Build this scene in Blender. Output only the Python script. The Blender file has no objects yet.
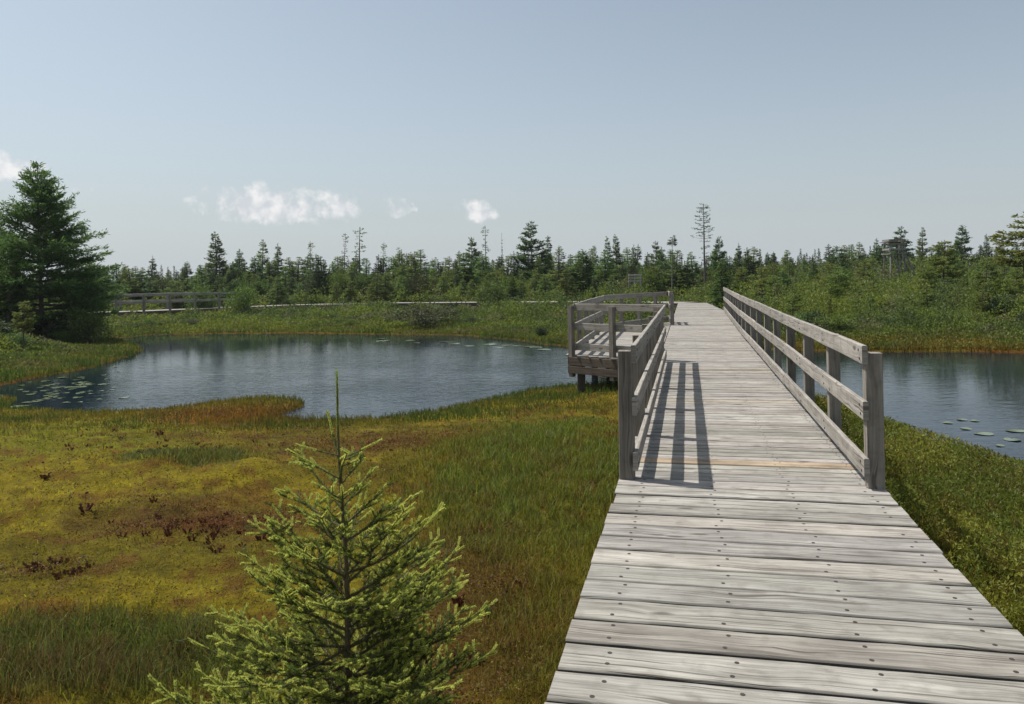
import bpy, math, random
import numpy as np
from mathutils import Vector, Matrix, Quaternion

rng = np.random.default_rng(7)
random.seed(7)
S = bpy.context.scene
COL = S.collection
R = math.radians

# ------------------------------------------------------------------ camera
W_, H_ = 1024, 704
F = 780.0; ROLL = R(1.1); CX, CY = 512.0, 278.4
EYE = 2.45; DECK = 0.88
cam = bpy.data.objects.new('camera', bpy.data.cameras.new('camera'))
COL.objects.link(cam)
cam.location = (0, 0, EYE)
cam.rotation_euler = (Matrix.Rotation(R(90), 3, 'X') @ Matrix.Rotation(-ROLL, 3, 'Z')).to_euler()
cam.data.sensor_width = 36.0
cam.data.lens = 36.0 * F / W_
cam.data.shift_y = -(352.0 - CY) / W_
cam.data.clip_start = 0.05; cam.data.clip_end = 20000
S.camera = cam

# ------------------------------------------------------------------ sky + sun
SUN_AZ = R(-62.0)      # clockwise from +Y
SUN_EL = R(61.0)
world = bpy.data.worlds.new("World"); S.world = world; world.use_nodes = True
nt = world.node_tree; nt.nodes.clear()
def N(nt, t, **k):
    n = nt.nodes.new(t)
    for a, b in k.items(): setattr(n, a, b)
    return n
out = N(nt, 'ShaderNodeOutputWorld'); bg = N(nt, 'ShaderNodeBackground')
sky = N(nt, 'ShaderNodeTexSky', sky_type='NISHITA', sun_disc=False)
sky.sun_elevation = SUN_EL; sky.sun_rotation = SUN_AZ
sky.air_density = 1.0; sky.dust_density = 2.0; sky.ozone_density = 1.2; sky.altitude = 0
hs = N(nt, 'ShaderNodeHueSaturation'); hs.inputs['Saturation'].default_value = 0.62
nt.links.new(sky.outputs[0], hs.inputs['Color'])
tc = N(nt, 'ShaderNodeTexCoord'); sep = N(nt, 'ShaderNodeSeparateXYZ')
nt.links.new(tc.outputs['Generated'], sep.inputs[0])
def M(nt, op, a, b=None, c=None, clamp=False):
    n = N(nt, 'ShaderNodeMath', operation=op, use_clamp=clamp)
    for i, x in enumerate((a, b, c)):
        if x is None: continue
        if isinstance(x, (int, float)): n.inputs[i].default_value = x
        else: nt.links.new(x, n.inputs[i])
    return n.outputs[0]
az = M(nt, 'ARCTAN2', sep.outputs['X'], sep.outputs['Y'])
el = M(nt, 'ARCSINE', sep.outputs['Z'])
def px_dir(px, py):
    dx = px - CX; dy = CY - py
    x = (dx*math.cos(ROLL) + dy*math.sin(ROLL))/F; z = (-dx*math.sin(ROLL) + dy*math.cos(ROLL))/F
    return x, z
nz = N(nt, 'ShaderNodeTexNoise'); nz.inputs['Scale'].default_value = 30; nz.inputs['Detail'].default_value = 10
nz.inputs['Roughness'].default_value = 0.62
nt.links.new(tc.outputs['Generated'], nz.inputs['Vector'])
nz2 = N(nt, 'ShaderNodeTexNoise'); nz2.inputs['Scale'].default_value = 60; nz2.inputs['Detail'].default_value = 5
nt.links.new(tc.outputs['Generated'], nz2.inputs['Vector'])
total = None
for (px, py, rx, ry, a) in ((258, 208, 50, 20, 1.0), (335, 212, 32, 17, .85), (388, 210, 22, 10, .4), (480, 214, 24, 13, .8),
                            (0, 172, 34, 18, .75), (65, 186, 36, 11, .5), (190, 200, 22, 5, .3), (-120, 190, 70, 26, .8), (1180, 200, 60, 16, .5)):
    x, z = px_dir(px, py); a0 = math.atan2(x, 1); e0 = math.atan2(z, math.hypot(x, 1))
    d1 = M(nt, 'DIVIDE', M(nt, 'SUBTRACT', az, a0), rx/F)
    d2 = M(nt, 'DIVIDE', M(nt, 'SUBTRACT', el, e0), ry/F)
    # flat-bottomed
    d2 = M(nt, 'MULTIPLY', d2, M(nt, 'ADD', M(nt, 'MULTIPLY', M(nt, 'LESS_THAN', d2, 0.0), 0.5), 1.0))
    rr = M(nt, 'SQRT', M(nt, 'ADD', M(nt, 'MULTIPLY', d1, d1), M(nt, 'MULTIPLY', d2, d2)))
    m = M(nt, 'MULTIPLY', M(nt, 'SUBTRACT', 1.35, rr, clamp=True), a)
    total = m if total is None else M(nt, 'MAXIMUM', total, m)
nn = M(nt, 'MULTIPLY', M(nt, 'SUBTRACT', nz.outputs[0], 0.40), 5.0)
mask = M(nt, 'MULTIPLY', M(nt, 'SUBTRACT', M(nt, 'ADD', total, M(nt, 'MULTIPLY', nn, .52)), 0.50), 1.9, clamp=True)
mask = M(nt, 'MULTIPLY', mask, M(nt, 'MULTIPLY', M(nt, 'GREATER_THAN', total, 0.01), 0.8))
cr = N(nt, 'ShaderNodeMix', data_type='RGBA')
cr.inputs[6].default_value = (6.2, 6.5, 6.9, 1); cr.inputs[7].default_value = (9.2, 9.0, 8.9, 1)
nt.links.new(M(nt, 'MULTIPLY', M(nt, 'SUBTRACT', nz2.outputs[0], .38), 4, clamp=True), cr.inputs[0])
hz = N(nt, 'ShaderNodeMix', data_type='RGBA')      # pale humid air low in the sky
nt.links.new(M(nt, 'MULTIPLY', M(nt, 'POWER', M(nt, 'SUBTRACT', 1.0, M(nt, 'ABSOLUTE', sep.outputs['Z']), clamp=True), 6.5), .9), hz.inputs[0])
cy = N(nt, 'ShaderNodeMix', data_type='RGBA', blend_type='MULTIPLY'); cy.inputs[0].default_value = 1; cy.inputs[7].default_value = (1.06, 1.13, 1.12, 1)
nt.links.new(hs.outputs[0], cy.inputs[6]); nt.links.new(cy.outputs[2], hz.inputs[6]); hz.inputs[7].default_value = (5.6, 6.1, 6.5, 1)
mx = N(nt, 'ShaderNodeMix', data_type='RGBA')
nt.links.new(mask, mx.inputs[0]); nt.links.new(hz.outputs[2], mx.inputs[6]); nt.links.new(cr.outputs[2], mx.inputs[7])
nt.links.new(mx.outputs[2], bg.inputs[0]); bg.inputs[1].default_value = 0.098
nt.links.new(bg.outputs[0], out.inputs[0])

sun = bpy.data.objects.new('sun', bpy.data.lights.new('sun', 'SUN')); COL.objects.link(sun)
sun.data.energy = 5.0; sun.data.angle = R(0.53); sun.data.color = (1.0, .955, .89)
sd_ = Vector((math.sin(SUN_AZ)*math.cos(SUN_EL), math.cos(SUN_AZ)*math.cos(SUN_EL), math.sin(SUN_EL)))
sun.rotation_euler = (-sd_).to_track_quat('-Z', 'Y').to_euler()
sun.location = (-20, 20, 40)
S.view_settings.view_transform = 'Standard'; S.view_settings.look = 'None'
S.view_settings.exposure = 0.1; S.view_settings.gamma = 1.0

# ------------------------------------------------------------------ helpers
def unproj(px, py, z=0.0):
    x, zz = px_dir(px, py); y = (EYE - z)/(-zz); return (x*y, y)
def at(px, d):                      # X for a pixel column near the horizon at depth d
    dx = px - CX; return dx/F*d
def topz(px, py, d):
    return EYE + px_dir(px, py)[1]*d
def tag(o, label=None, cat=None, group=None, kind=None):
    if label: o['label'] = label
    if cat: o['category'] = cat
    if group: o['group'] = group
    if kind: o['kind'] = kind
    return o
def empty(name, loc=(0, 0, 0), rz=0):
    o = bpy.data.objects.new(name, None); COL.objects.link(o); o.location = loc; o.rotation_euler = (0, 0, rz)
    o.empty_display_size = .2; return o
def link(name, me, parent=None, mat=None):
    o = bpy.data.objects.new(name, me); COL.objects.link(o)
    if mat: me.materials.append(mat)
    if parent: o.parent = parent
    return o
def copy_tree(o, parent=None):
    c = o.copy(); COL.objects.link(c); c.parent = parent
    for ch in o.children: copy_tree(ch, c)
    return c
def np_mesh(name, V, Fc, C=None, uv=None, smooth=False):
    V = np.asarray(V, np.float32); Fc = np.asarray(Fc, np.int32); k = Fc.shape[1]
    me = bpy.data.meshes.new(name)
    me.vertices.add(len(V)); me.vertices.foreach_set('co', V.ravel())
    me.loops.add(Fc.size); me.loops.foreach_set('vertex_index', Fc.ravel())
    me.polygons.add(len(Fc)); me.polygons.foreach_set('loop_start', np.arange(0, Fc.size, k, dtype=np.int32))
    me.polygons.foreach_set('loop_total', np.full(len(Fc), k, np.int32))
    if smooth: me.polygons.foreach_set('use_smooth', np.ones(len(Fc), bool))
    if C is not None:
        a = me.color_attributes.new('Col', 'FLOAT_COLOR', 'POINT')
        c4 = np.ones((len(V), 4), np.float32); c4[:, :3] = C; a.data.foreach_set('color', c4.ravel())
    if uv is not None:
        u = me.uv_layers.new(name='UVMap'); u.data.foreach_set('uv', np.asarray(uv, np.float32).ravel())
    me.update(calc_edges=True); return me
# value noise
_tab = np.random.default_rng(3).random((256, 256))
def vnoise(x, y):
    xi = np.floor(x).astype(int); yi = np.floor(y).astype(int); fx = x-xi; fy = y-yi
    fx = fx*fx*(3-2*fx); fy = fy*fy*(3-2*fy); a = xi & 255; b = yi & 255; a1 = (a+1) & 255; b1 = (b+1) & 255
    return (_tab[a, b]*(1-fx)+_tab[a1, b]*fx)*(1-fy)+(_tab[a, b1]*(1-fx)+_tab[a1, b1]*fx)*fy
def fbm(x, y, o=4):
    s = 0; a = .5; t = 0
    for i in range(o):
        s = s+a*vnoise(x*2**i+17.3*i, y*2**i+9.1*i); t += a; a *= .5
    return s/t
def sstep(a, b, x):
    t = np.clip((x-a)/(b-a), 0, 1); return t*t*(3-2*t)

# ------------------------------------------------------------------ materials
def mat(name):
    m = bpy.data.materials.new(name); m.use_nodes = True; m.node_tree.nodes.clear(); return m, m.node_tree
def foliage_mat(name, base=None, var=.25, trans=.45, rough=.6):
    m, nt = mat(name)
    o = N(nt, 'ShaderNodeOutputMaterial')
    at_ = N(nt, 'ShaderNodeAttribute', attribute_name='Col')
    oi = N(nt, 'ShaderNodeObjectInfo')
    hsv = N(nt, 'ShaderNodeHueSaturation')
    nt.links.new(M(nt, 'ADD', M(nt, 'MULTIPLY', oi.outputs['Random'], .05), .475), hsv.inputs['Hue'])
    nt.links.new(M(nt, 'ADD', M(nt, 'MULTIPLY', oi.outputs['Random'], var), 1-var/2), hsv.inputs['Value'])
    nt.links.new(at_.outputs['Color'], hsv.inputs['Color'])
    p = N(nt, 'ShaderNodeBsdfPrincipled'); p.inputs['Roughness'].default_value = rough
    p.inputs['Specular IOR Level'].default_value = .3
    nt.links.new(hsv.outputs[0], p.inputs['Base Color'])
    t = N(nt, 'ShaderNodeBsdfTranslucent'); nt.links.new(hsv.outputs[0], t.inputs['Color'])
    mixs = N(nt, 'ShaderNodeMixShader'); mixs.inputs[0].default_value = trans
    nt.links.new(p.outputs[0], mixs.inputs[1]); nt.links.new(t.outputs[0], mixs.inputs[2])
    nt.links.new(mixs.outputs[0], o.inputs[0]); return m
MF = foliage_mat('foliage')
MG = foliage_mat('grass_blades', var=0, trans=.48)
def bark_mat(name, c0, c1, scale=9):
    m, nt = mat(name); o = N(nt, 'ShaderNodeOutputMaterial'); p = N(nt, 'ShaderNodeBsdfPrincipled')
    p.inputs['Roughness'].default_value = .9
    tc = N(nt, 'ShaderNodeTexCoord'); mp = N(nt, 'ShaderNodeMapping'); mp.inputs['Scale'].default_value = (scale, scale, scale*.25)
    nz = N(nt, 'ShaderNodeTexNoise'); nz.inputs['Detail'].default_value = 6
    nt.links.new(tc.outputs['Object'], mp.inputs[0]); nt.links.new(mp.outputs[0], nz.inputs[0])
    r = N(nt, 'ShaderNodeValToRGB'); r.color_ramp.elements[0].position = .35; r.color_ramp.elements[1].position = .68
    r.color_ramp.elements[0].color = (*c0, 1); r.color_ramp.elements[1].color = (*c1, 1)
    nt.links.new(nz.outputs[0], r.inputs[0]); nt.links.new(r.outputs[0], p.inputs['Base Color'])
    b = N(nt, 'ShaderNodeBump'); b.inputs['Strength'].default_value = .6; b.inputs['Distance'].default_value = .02
    nt.links.new(nz.outputs[0], b.inputs['Height']); nt.links.new(b.outputs[0], p.inputs['Normal'])
    nt.links.new(p.outputs[0], o.inputs[0]); return m
MB = bark_mat('bark', (.05, .04, .032), (.16, .135, .11))
MBG = bark_mat('grey_bark', (.10, .09, .08), (.26, .24, .22))

def wood_mat(name, lo, hi, warm, bump=.35):
    m, nt = mat(name); L = nt.links.new
    o = N(nt, 'ShaderNodeOutputMaterial'); p = N(nt, 'ShaderNodeBsdfPrincipled')
    p.inputs['Roughness'].default_value = .82; p.inputs['Specular IOR Level'].default_value = .25
    uv = N(nt, 'ShaderNodeUVMap', uv_map='UVMap')
    # warp the grain around knots
    mpk = N(nt, 'ShaderNodeMapping'); mpk.inputs['Scale'].default_value = (2.1, 6.5, 1); L(uv.outputs[0], mpk.inputs[0])
    vk = N(nt, 'ShaderNodeTexVoronoi'); vk.inputs['Scale'].default_value = 1.0; L(mpk.outputs[0], vk.inputs['Vector'])
    kd = vk.outputs['Distance']
    warp = M(nt, 'MULTIPLY', M(nt, 'POWER', M(nt, 'SUBTRACT', 1.0, kd, clamp=True), 3.0), .05)
    sx = N(nt, 'ShaderNodeSeparateXYZ'); L(uv.outputs[0], sx.inputs[0])
    lown = N(nt, 'ShaderNodeTexNoise'); lown.inputs['Scale'].default_value = 2.2; L(uv.outputs[0], lown.inputs['Vector'])
    wob = M(nt, 'MULTIPLY', M(nt, 'SUBTRACT', lown.outputs[0], .5), .05)
    v2 = M(nt, 'ADD', M(nt, 'ADD', sx.outputs['Y'], warp), wob)
    cb = N(nt, 'ShaderNodeCombineXYZ'); L(sx.outputs['X'], cb.inputs[0]); L(v2, cb.inputs[1])
    def stretched(su, sv, det, rough=.6):
        mp = N(nt, 'ShaderNodeMapping'); mp.inputs['Scale'].default_value = (su, sv, 1); L(cb.outputs[0], mp.inputs[0])
        n = N(nt, 'ShaderNodeTexNoise'); n.inputs['Scale'].default_value = 1; n.inputs['Detail'].default_value = det
        n.inputs['Roughness'].default_value = rough; L(mp.outputs[0], n.inputs['Vector']); return n.outputs[0]
    g1 = stretched(1.8, 75, 5); g2 = stretched(.8, 22, 3); g3 = stretched(2.5, 5, 4); cr = stretched(.9, 48, 2, .5)
    val = M(nt, 'ADD', M(nt, 'MULTIPLY', g1, .5), M(nt, 'ADD', M(nt, 'MULTIPLY', g2, .3), M(nt, 'MULTIPLY', g3, .3)))
    rp = N(nt, 'ShaderNodeValToRGB'); rp.color_ramp.elements[0].position = .42; rp.color_ramp.elements[1].position = .68
    rp.color_ramp.elements[0].color = (*lo, 1); rp.color_ramp.elements[1].color = (*hi, 1); L(val, rp.inputs[0])
    at_ = N(nt, 'ShaderNodeAttribute', attribute_name='Col')
    mul = N(nt, 'ShaderNodeMix', data_type='RGBA', blend_type='MULTIPLY'); mul.inputs[0].default_value = 1
    L(rp.outputs[0], mul.inputs[6]); L(at_.outputs['Color'], mul.inputs[7])
    crack = M(nt, 'MULTIPLY', M(nt, 'SUBTRACT', .39, cr, clamp=True), 16, clamp=True)
    knot = M(nt, 'MULTIPLY', M(nt, 'SUBTRACT', .15, kd, clamp=True), 12, clamp=True)
    dark = M(nt, 'MAXIMUM', M(nt, 'MULTIPLY', crack, .75), M(nt, 'MULTIPLY', knot, .75))
    mk = N(nt, 'ShaderNodeMix', data_type='RGBA'); L(dark, mk.inputs[0]); L(mul.outputs[2], mk.inputs[6]); mk.inputs[7].default_value = (.07, .055, .042, 1)
    # lichen / dirt stains
    st = N(nt, 'ShaderNodeTexNoise'); st.inputs['Scale'].default_value = 9; st.inputs['Detail'].default_value = 6; L(uv.outputs[0], st.inputs['Vector'])
    stm = M(nt, 'MULTIPLY', M(nt, 'SUBTRACT', st.outputs[0], .53, clamp=True), 4, clamp=True)
    ms = N(nt, 'ShaderNodeMix', data_type='RGBA'); L(M(nt, 'MULTIPLY', stm, .6), ms.inputs[0]); L(mk.outputs[2], ms.inputs[6]); ms.inputs[7].default_value = (*warm, 1)
    L(ms.outputs[2], p.inputs['Base Color'])
    b = N(nt, 'ShaderNodeBump'); b.inputs['Strength'].default_value = bump; b.inputs['Distance'].default_value = .006
    L(M(nt, 'SUBTRACT', val, M(nt, 'MULTIPLY', dark, .9)), b.inputs['Height']); L(b.outputs[0], p.inputs['Normal'])
    L(p.outputs[0], o.inputs[0]); return m
MW = wood_mat('weathered_deck_wood', (.155, .142, .125), (.44, .418, .382), (.125, .108, .09), .8)
MR = wood_mat('weathered_rail_wood', (.15, .138, .122), (.335, .315, .288), (.10, .088, .072), .5)
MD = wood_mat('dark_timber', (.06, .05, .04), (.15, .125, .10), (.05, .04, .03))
def flat_mat(name, c, rough=.6, metal=0, var=.0):
    m, nt = mat(name); o = N(nt, 'ShaderNodeOutputMaterial'); p = N(nt, 'ShaderNodeBsdfPrincipled')
    p.inputs['Roughness'].default_value = rough; p.inputs['Metallic'].default_value = metal
    tc = N(nt, 'ShaderNodeTexCoord'); nz = N(nt, 'ShaderNodeTexNoise'); nz.inputs['Scale'].default_value = 30; nt.links.new(tc.outputs['Object'], nz.inputs[0])
    mx = N(nt, 'ShaderNodeMix', data_type='RGBA'); nt.links.new(nz.outputs[0], mx.inputs[0])
    mx.inputs[6].default_value = (*[x*.7 for x in c], 1); mx.inputs[7].default_value = (*[min(1, x*1.3) for x in c], 1)
    nt.links.new(mx.outputs[2], p.inputs['Base Color']); nt.links.new(p.outputs[0], o.inputs[0]); return m
MNAIL = flat_mat('rusty_nail', (.035, .025, .022), .7)

# ------------------------------------------------------------------ ponds
main_px = [(650, 387), (620, 386), (590, 386), (560, 388), (530, 392), (500, 398), (470, 404), (440, 411), (400, 417), (360, 420), (330, 421), (305, 421), (285, 419),
           (278, 415), (290, 412), (303, 406), (306, 401), (295, 398), (260, 399), (220, 402), (190, 407), (160, 411), (120, 413), (70, 413), (30, 411), (12, 408),
           (14, 403), (8, 398), (-20, 396), (-80, 398), (-140, 396), (-150, 392), (-80, 389), (-30, 387), (0, 386), (30, 380), (60, 374), (90, 368), (115, 361), (134, 355), (138, 351), (130, 346), (118, 342), (115, 339),
           (130, 337), (150, 335), (200, 334), (250, 334), (300, 333), (350, 334), (400, 335), (440, 335), (480, 337), (510, 340), (540, 344), (562, 347), (600, 349), (640, 350)]
right_px = [(700, 350), (780, 350), (850, 352), (900, 353), (960, 352), (1024, 353), (1100, 353), (1200, 355), (1300, 357),
            (1320, 420), (1280, 500), (1180, 508), (1100, 492), (1060, 480), (1024, 470), (990, 458), (960, 448), (930, 440), (905, 432), (870, 418), (845, 408), (819, 401), (780, 395), (720, 390)]
POLY = np.array([unproj(a, b, 0) for a, b in main_px + right_px])
def _wiggle(P):
    out_ = []
    for i in range(len(P)):
        a = P[i]; b = P[(i+1) % len(P)]; n = max(1, int(np.linalg.norm(b-a)/0.35)); n = min(n, 40)
        for k in range(n):
            q = a+(b-a)*k/n; out_.append(q)
    Q = np.array(out_); d = np.linalg.norm(Q, axis=1)
    amp = .006*d+.03
    Q = Q + np.stack([(fbm(Q[:, 0]*1.1, Q[:, 1]*1.1)-.5)*amp*3, (fbm(Q[:, 0]*1.1+50, Q[:, 1]*1.1+20)-.5)*amp*4], 1)
    return Q
POLYW = _wiggle(POLY)
def signed(x, y):
    """distance to the pond's shore, positive on land"""
    x = np.asarray(x, float); y = np.asarray(y, float); sh = x.shape; x = x.ravel(); y = y.ravel()
    res = np.full(x.shape, 40.0)
    near = (x > -30) & (x < 40) & (y > 3) & (y < 50); idx = np.where(near)[0]
    A = POLYW; B = np.roll(A, -1, 0)
    for c0 in range(0, len(idx), 20000):
        ii = idx[c0:c0+20000]; px = x[ii][:, None]; py = y[ii][:, None]
        dx = B[:, 0]-A[:, 0]; dy = B[:, 1]-A[:, 1]
        t = np.clip(((px-A[:, 0])*dx+(py-A[:, 1])*dy)/(dx*dx+dy*dy+1e-9), 0, 1)
        d = np.sqrt(((px-A[:, 0]-t*dx)**2+(py-A[:, 1]-t*dy)**2).min(1))
        cond = (A[:, 1] > py) != (B[:, 1] > py)
        xi = A[:, 0]+(py-A[:, 1])/(dy+1e-12)*dx
        ins = (np.sum(cond & (px < xi), 1) % 2) == 1
        res[ii] = np.where(ins, -d, d)
    return res.reshape(sh)
def ground(x, y, sd=None):
    if sd is None: sd = signed(x, y)
    x = np.asarray(x, float); y = np.asarray(y, float)
    far = sstep(26, 60, y); right = sstep(5, 30, x-.1*y)
    base = .30 + .30*sstep(54, 75, y)+.12*sstep(26, 60, y)*right + .75*right*sstep(28, 75, y) + .12*sstep(50, 80, y)
    hum = (fbm(x*.55, y*.55, 4)-.5)*.34*(1-.3*far) + (fbm(x*2.6+5, y*2.6, 4)-.5)*.14
    rise = .05*sstep(0, .12, sd) + (base-.05+hum)*sstep(.05, 4.2, sd)
    under = -np.clip(-sd*.7, 0, .7)
    return np.where(sd > 0, np.maximum(rise, .03*sstep(0, .1, sd)), under)

# colour patches of the bog surface (pixel centre, pixel radii -> metres on the ground), colour, strength, raggedness
def patch(px, py, rx, ry, c, s=1.0):
    X, Y = unproj(px, py, .25); h = EYE-.25
    return (X, Y, rx*Y/F, ry*Y*Y/(F*h), c, s)
YEL = (.230, .190, .012); OLI = (.135, .115, .010); GRN = (.095, .120, .013); RUS = (.20, .070, .012); BRN = (.105, .065, .014); DGR = (.055, .068, .014); LIM = (.165, .175, .010); RED = (.10, .026, .013)
patches = [patch(60, 435, 150, 26, LIM, .9), patch(130, 485, 170, 25, YEL, .8), patch(240, 407, 90, 10, RUS, .85), (0, 0, 0, 0, OLI, 0),
           patch(195, 460, 60, 14, DGR, .95), patch(195, 518, 105, 20, BRN, .85), patch(210, 524, 60, 10, RED, .55), patch(250, 430, 120, 9, BRN, .35), patch(110, 560, 190, 22, OLI, .8), patch(170, 600, 220, 24, YEL, 1.0),
           patch(60, 660, 190, 45, DGR, .9), patch(40, 620, 60, 12, RUS, .5), patch(380, 440, 90, 18, BRN, .75), patch(470, 590, 75, 110, BRN, .9), patch(420, 480, 60, 40, OLI, .6),
           patch(560, 450, 120, 55, GRN, 1.0), patch(590, 560, 60, 120, OLI, .55), patch(560, 650, 70, 90, BRN, .5), patch(940, 470, 160, 60, GRN, .8),
           patch(30, 375, 110, 10, RUS, .7), patch(60, 356, 130, 9, OLI, 1.0), patch(130, 323, 130, 8, YEL, .8), patch(330, 326, 160, 6, OLI, .9),
           patch(960, 347, 260, 7, RUS, .75), patch(840, 344, 120, 5, OLI, .9), patch(960, 338, 300, 5, LIM, .6)]
patches = [p for p in patches if p[5] > 0]
def zone_color(x, y, sd):
    n1 = fbm(x*.9, y*.9, 5); n2 = fbm(x*4+9, y*4, 4); n3 = fbm(x*14, y*14+3, 3)
    t = np.clip((n1-.35)*3.3, 0, 1)[..., None]
    near = np.array(YEL)*(1-t)+np.array(OLI)*t
    fg = np.array((.050, .066, .012))*(1-t)+np.array((.078, .088, .014))*t
    f = sstep(17, 26, y)[..., None]
    f = np.maximum(f, sstep(2, 5, x-.2249*y+1)[..., None]*.8)
    mot = sstep(.46, .62, fbm(x*2.3+40, y*2.3, 4))[..., None]*.5; near = near*(1-mot)+np.array((.085, .070, .010))*mot
    c = near*(1-f)+fg*f
    for (X, Y, rx, ry, cc, s) in patches:
        q = np.sqrt(((x-X)/rx)**2+((y-Y)/ry)**2)
        w = sstep(1.15, .55, q+(n1-.5)*1.5+(n2-.5)*.9)*s
        w = w*(.55+.45*sstep(.66, .44, n2) if cc is YEL or cc is LIM else 1); c = c*(1-w[..., None])+np.array(cc)*w[..., None]
    # wet rusty rim
    rim = sstep(.45, .05, sd)*.6
    c = c*(1-rim[..., None])+np.array((.075, .040, .010))*rim[..., None]
    red = sstep(.57, .68, n2)*.5*(y < 20)
    c = c*(1-red[..., None])+np.array(RED)*red[..., None]
    return c*(.62+.76*n3)[..., None]*(.8+.4*n2)[..., None]

# ------------------------------------------------------------------ terrain (one sheet to the horizon)
ang = np.concatenate([np.radians(np.arange(-44, 44, .17)), np.radians(np.arange(44, 316, 3.0))])
rad = np.concatenate([np.exp(np.arange(math.log(.6), math.log(110), .0125)), np.exp(np.arange(math.log(110), math.log(6000), .12))])
AA, RR = np.meshgrid(ang, rad); X = RR*np.sin(AA); Y = RR*np.cos(AA)
sdg = signed(X, Y); Z = ground(X, Y, sdg); Cg = zone_color(X, Y, sdg)
na, nr = len(ang), len(rad)
V = np.stack([X.ravel(), Y.ravel(), Z.ravel()], 1)
i = np.arange(nr-1)[:, None]*na; j = np.arange(na)[None, :]; j2 = (j+1) % na
Fq = np.stack([(i+j), (i+j2), (i+na+j2), (i+na+j)], -1).reshape(-1, 4)[:, ::-1]
# centre fan closed by one extra ring row: collapse with a centre vertex
me = np_mesh('bog_ground', V, Fq, Cg.reshape(-1, 3), smooth=True)
m, nt = mat('bog_ground'); L = nt.links.new
o = N(nt, 'ShaderNodeOutputMaterial'); p = N(nt, 'ShaderNodeBsdfPrincipled'); p.inputs['Roughness'].default_value = .95; p.inputs['Specular IOR Level'].default_value = .1
at_ = N(nt, 'ShaderNodeAttribute', attribute_name='Col'); geo = N(nt, 'ShaderNodeNewGeometry')
n1 = N(nt, 'ShaderNodeTexNoise'); n1.inputs['Scale'].default_value = 26; n1.inputs['Detail'].default_value = 6; n1.inputs['Roughness'].default_value = .7; L(geo.outputs['Position'], n1.inputs[0])
n2 = N(nt, 'ShaderNodeTexNoise'); n2.inputs['Scale'].default_value = 5; n2.inputs['Detail'].default_value = 5; L(geo.outputs['Position'], n2.inputs[0])
rp = N(nt, 'ShaderNodeValToRGB'); rp.color_ramp.elements[0].position = .3; rp.color_ramp.elements[0].color = (.42, .36, .34, 1); rp.color_ramp.elements[1].position = .7; rp.color_ramp.elements[1].color = (1.45, 1.4, 1.3, 1)
L(M(nt, 'ADD', M(nt, 'MULTIPLY', n1.outputs[0], .6), M(nt, 'MULTIPLY', n2.outputs[0], .4)), rp.inputs[0])
mu = N(nt, 'ShaderNodeMix', data_type='RGBA', blend_type='MULTIPLY'); mu.inputs[0].default_value = 1; L(at_.outputs['Color'], mu.inputs[6]); L(rp.outputs[0], mu.inputs[7])
L(mu.outputs[2], p.inputs['Base Color'])
b = N(nt, 'ShaderNodeBump'); b.inputs['Strength'].default_value = 1; b.inputs['Distance'].default_value = .08; L(n1.outputs[0], b.inputs['Height']); L(b.outputs[0], p.inputs['Normal'])
L(p.outputs[0], o.inputs[0])
g = link('ground', me, None, m); tag(g, kind='structure')

# water
Vw = [(-45, 3, 0), (60, 3, 0), (60, 48, 0), (-45, 48, 0)]
me = bpy.data.meshes.new('water'); me.from_pydata(Vw, [], [(0, 1, 2, 3)]); me.update()
m, nt = mat('pond_water'); L = nt.links.new
o = N(nt, 'ShaderNodeOutputMaterial'); p = N(nt, 'ShaderNodeBsdfPrincipled')
p.inputs['Base Color'].default_value = (.006, .013, .022, 1); p.inputs['Roughness'].default_value = .03; p.inputs['IOR'].default_value = 1.33; p.inputs['Specular IOR Level'].default_value = .42
geo = N(nt, 'ShaderNodeNewGeometry'); mp = N(nt, 'ShaderNodeMapping'); mp.inputs['Scale'].default_value = (.7, 1.5, 1); mp.inputs['Rotation'].default_value = (0, 0, R(-12)); L(geo.outputs['Position'], mp.inputs[0])
w1 = N(nt, 'ShaderNodeTexNoise'); w1.inputs['Scale'].default_value = 2.4; w1.inputs['Detail'].default_value = 3; L(mp.outputs[0], w1.inputs[0])
w2 = N(nt, 'ShaderNodeTexNoise'); w2.inputs['Scale'].default_value = 8; w2.inputs['Detail'].default_value = 3; w2.inputs['Distortion'].default_value = .6; L(mp.outputs[0], w2.inputs[0])
w3 = N(nt, 'ShaderNodeTexNoise'); w3.inputs['Scale'].default_value = .22; w3.inputs['Detail'].default_value = 2; L(geo.outputs['Position'], w3.inputs[0])
gust = M(nt, 'ADD', M(nt, 'MULTIPLY', M(nt, 'SUBTRACT', w3.outputs[0], .35), 2.0, clamp=True), .45)
spx = N(nt, 'ShaderNodeSeparateXYZ'); L(geo.outputs['Position'], spx.inputs[0])
def mr(v, a, b_, c, d):
    n_ = N(nt, 'ShaderNodeMapRange', interpolation_type='SMOOTHSTEP'); L(v, n_.inputs[0]); [setattr(n_.inputs[i_+1], 'default_value', q_) for i_, q_ in enumerate((a, b_, c, d))]; return n_.outputs[0]
shelter = M(nt, 'MULTIPLY', mr(spx.outputs[0], 3, 7, 1, .28), M(nt, 'MULTIPLY', mr(spx.outputs[1], 20, 31, 1, .22), mr(spx.outputs[0], -12, -6, .3, 1)))
gust = M(nt, 'MULTIPLY', gust, shelter)
hgt = M(nt, 'MULTIPLY', M(nt, 'ADD', M(nt, 'MULTIPLY', w1.outputs[0], .5), M(nt, 'MULTIPLY', w2.outputs[0], .3)), gust)
b = N(nt, 'ShaderNodeBump'); b.inputs['Strength'].default_value = 1.0; b.inputs['Distance'].default_value = .045; L(hgt, b.inputs['Height']); L(b.outputs[0], p.inputs['Normal'])
L(p.outputs[0], o.inputs[0])
tag(link('water', me, None, m), kind='structure')

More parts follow.
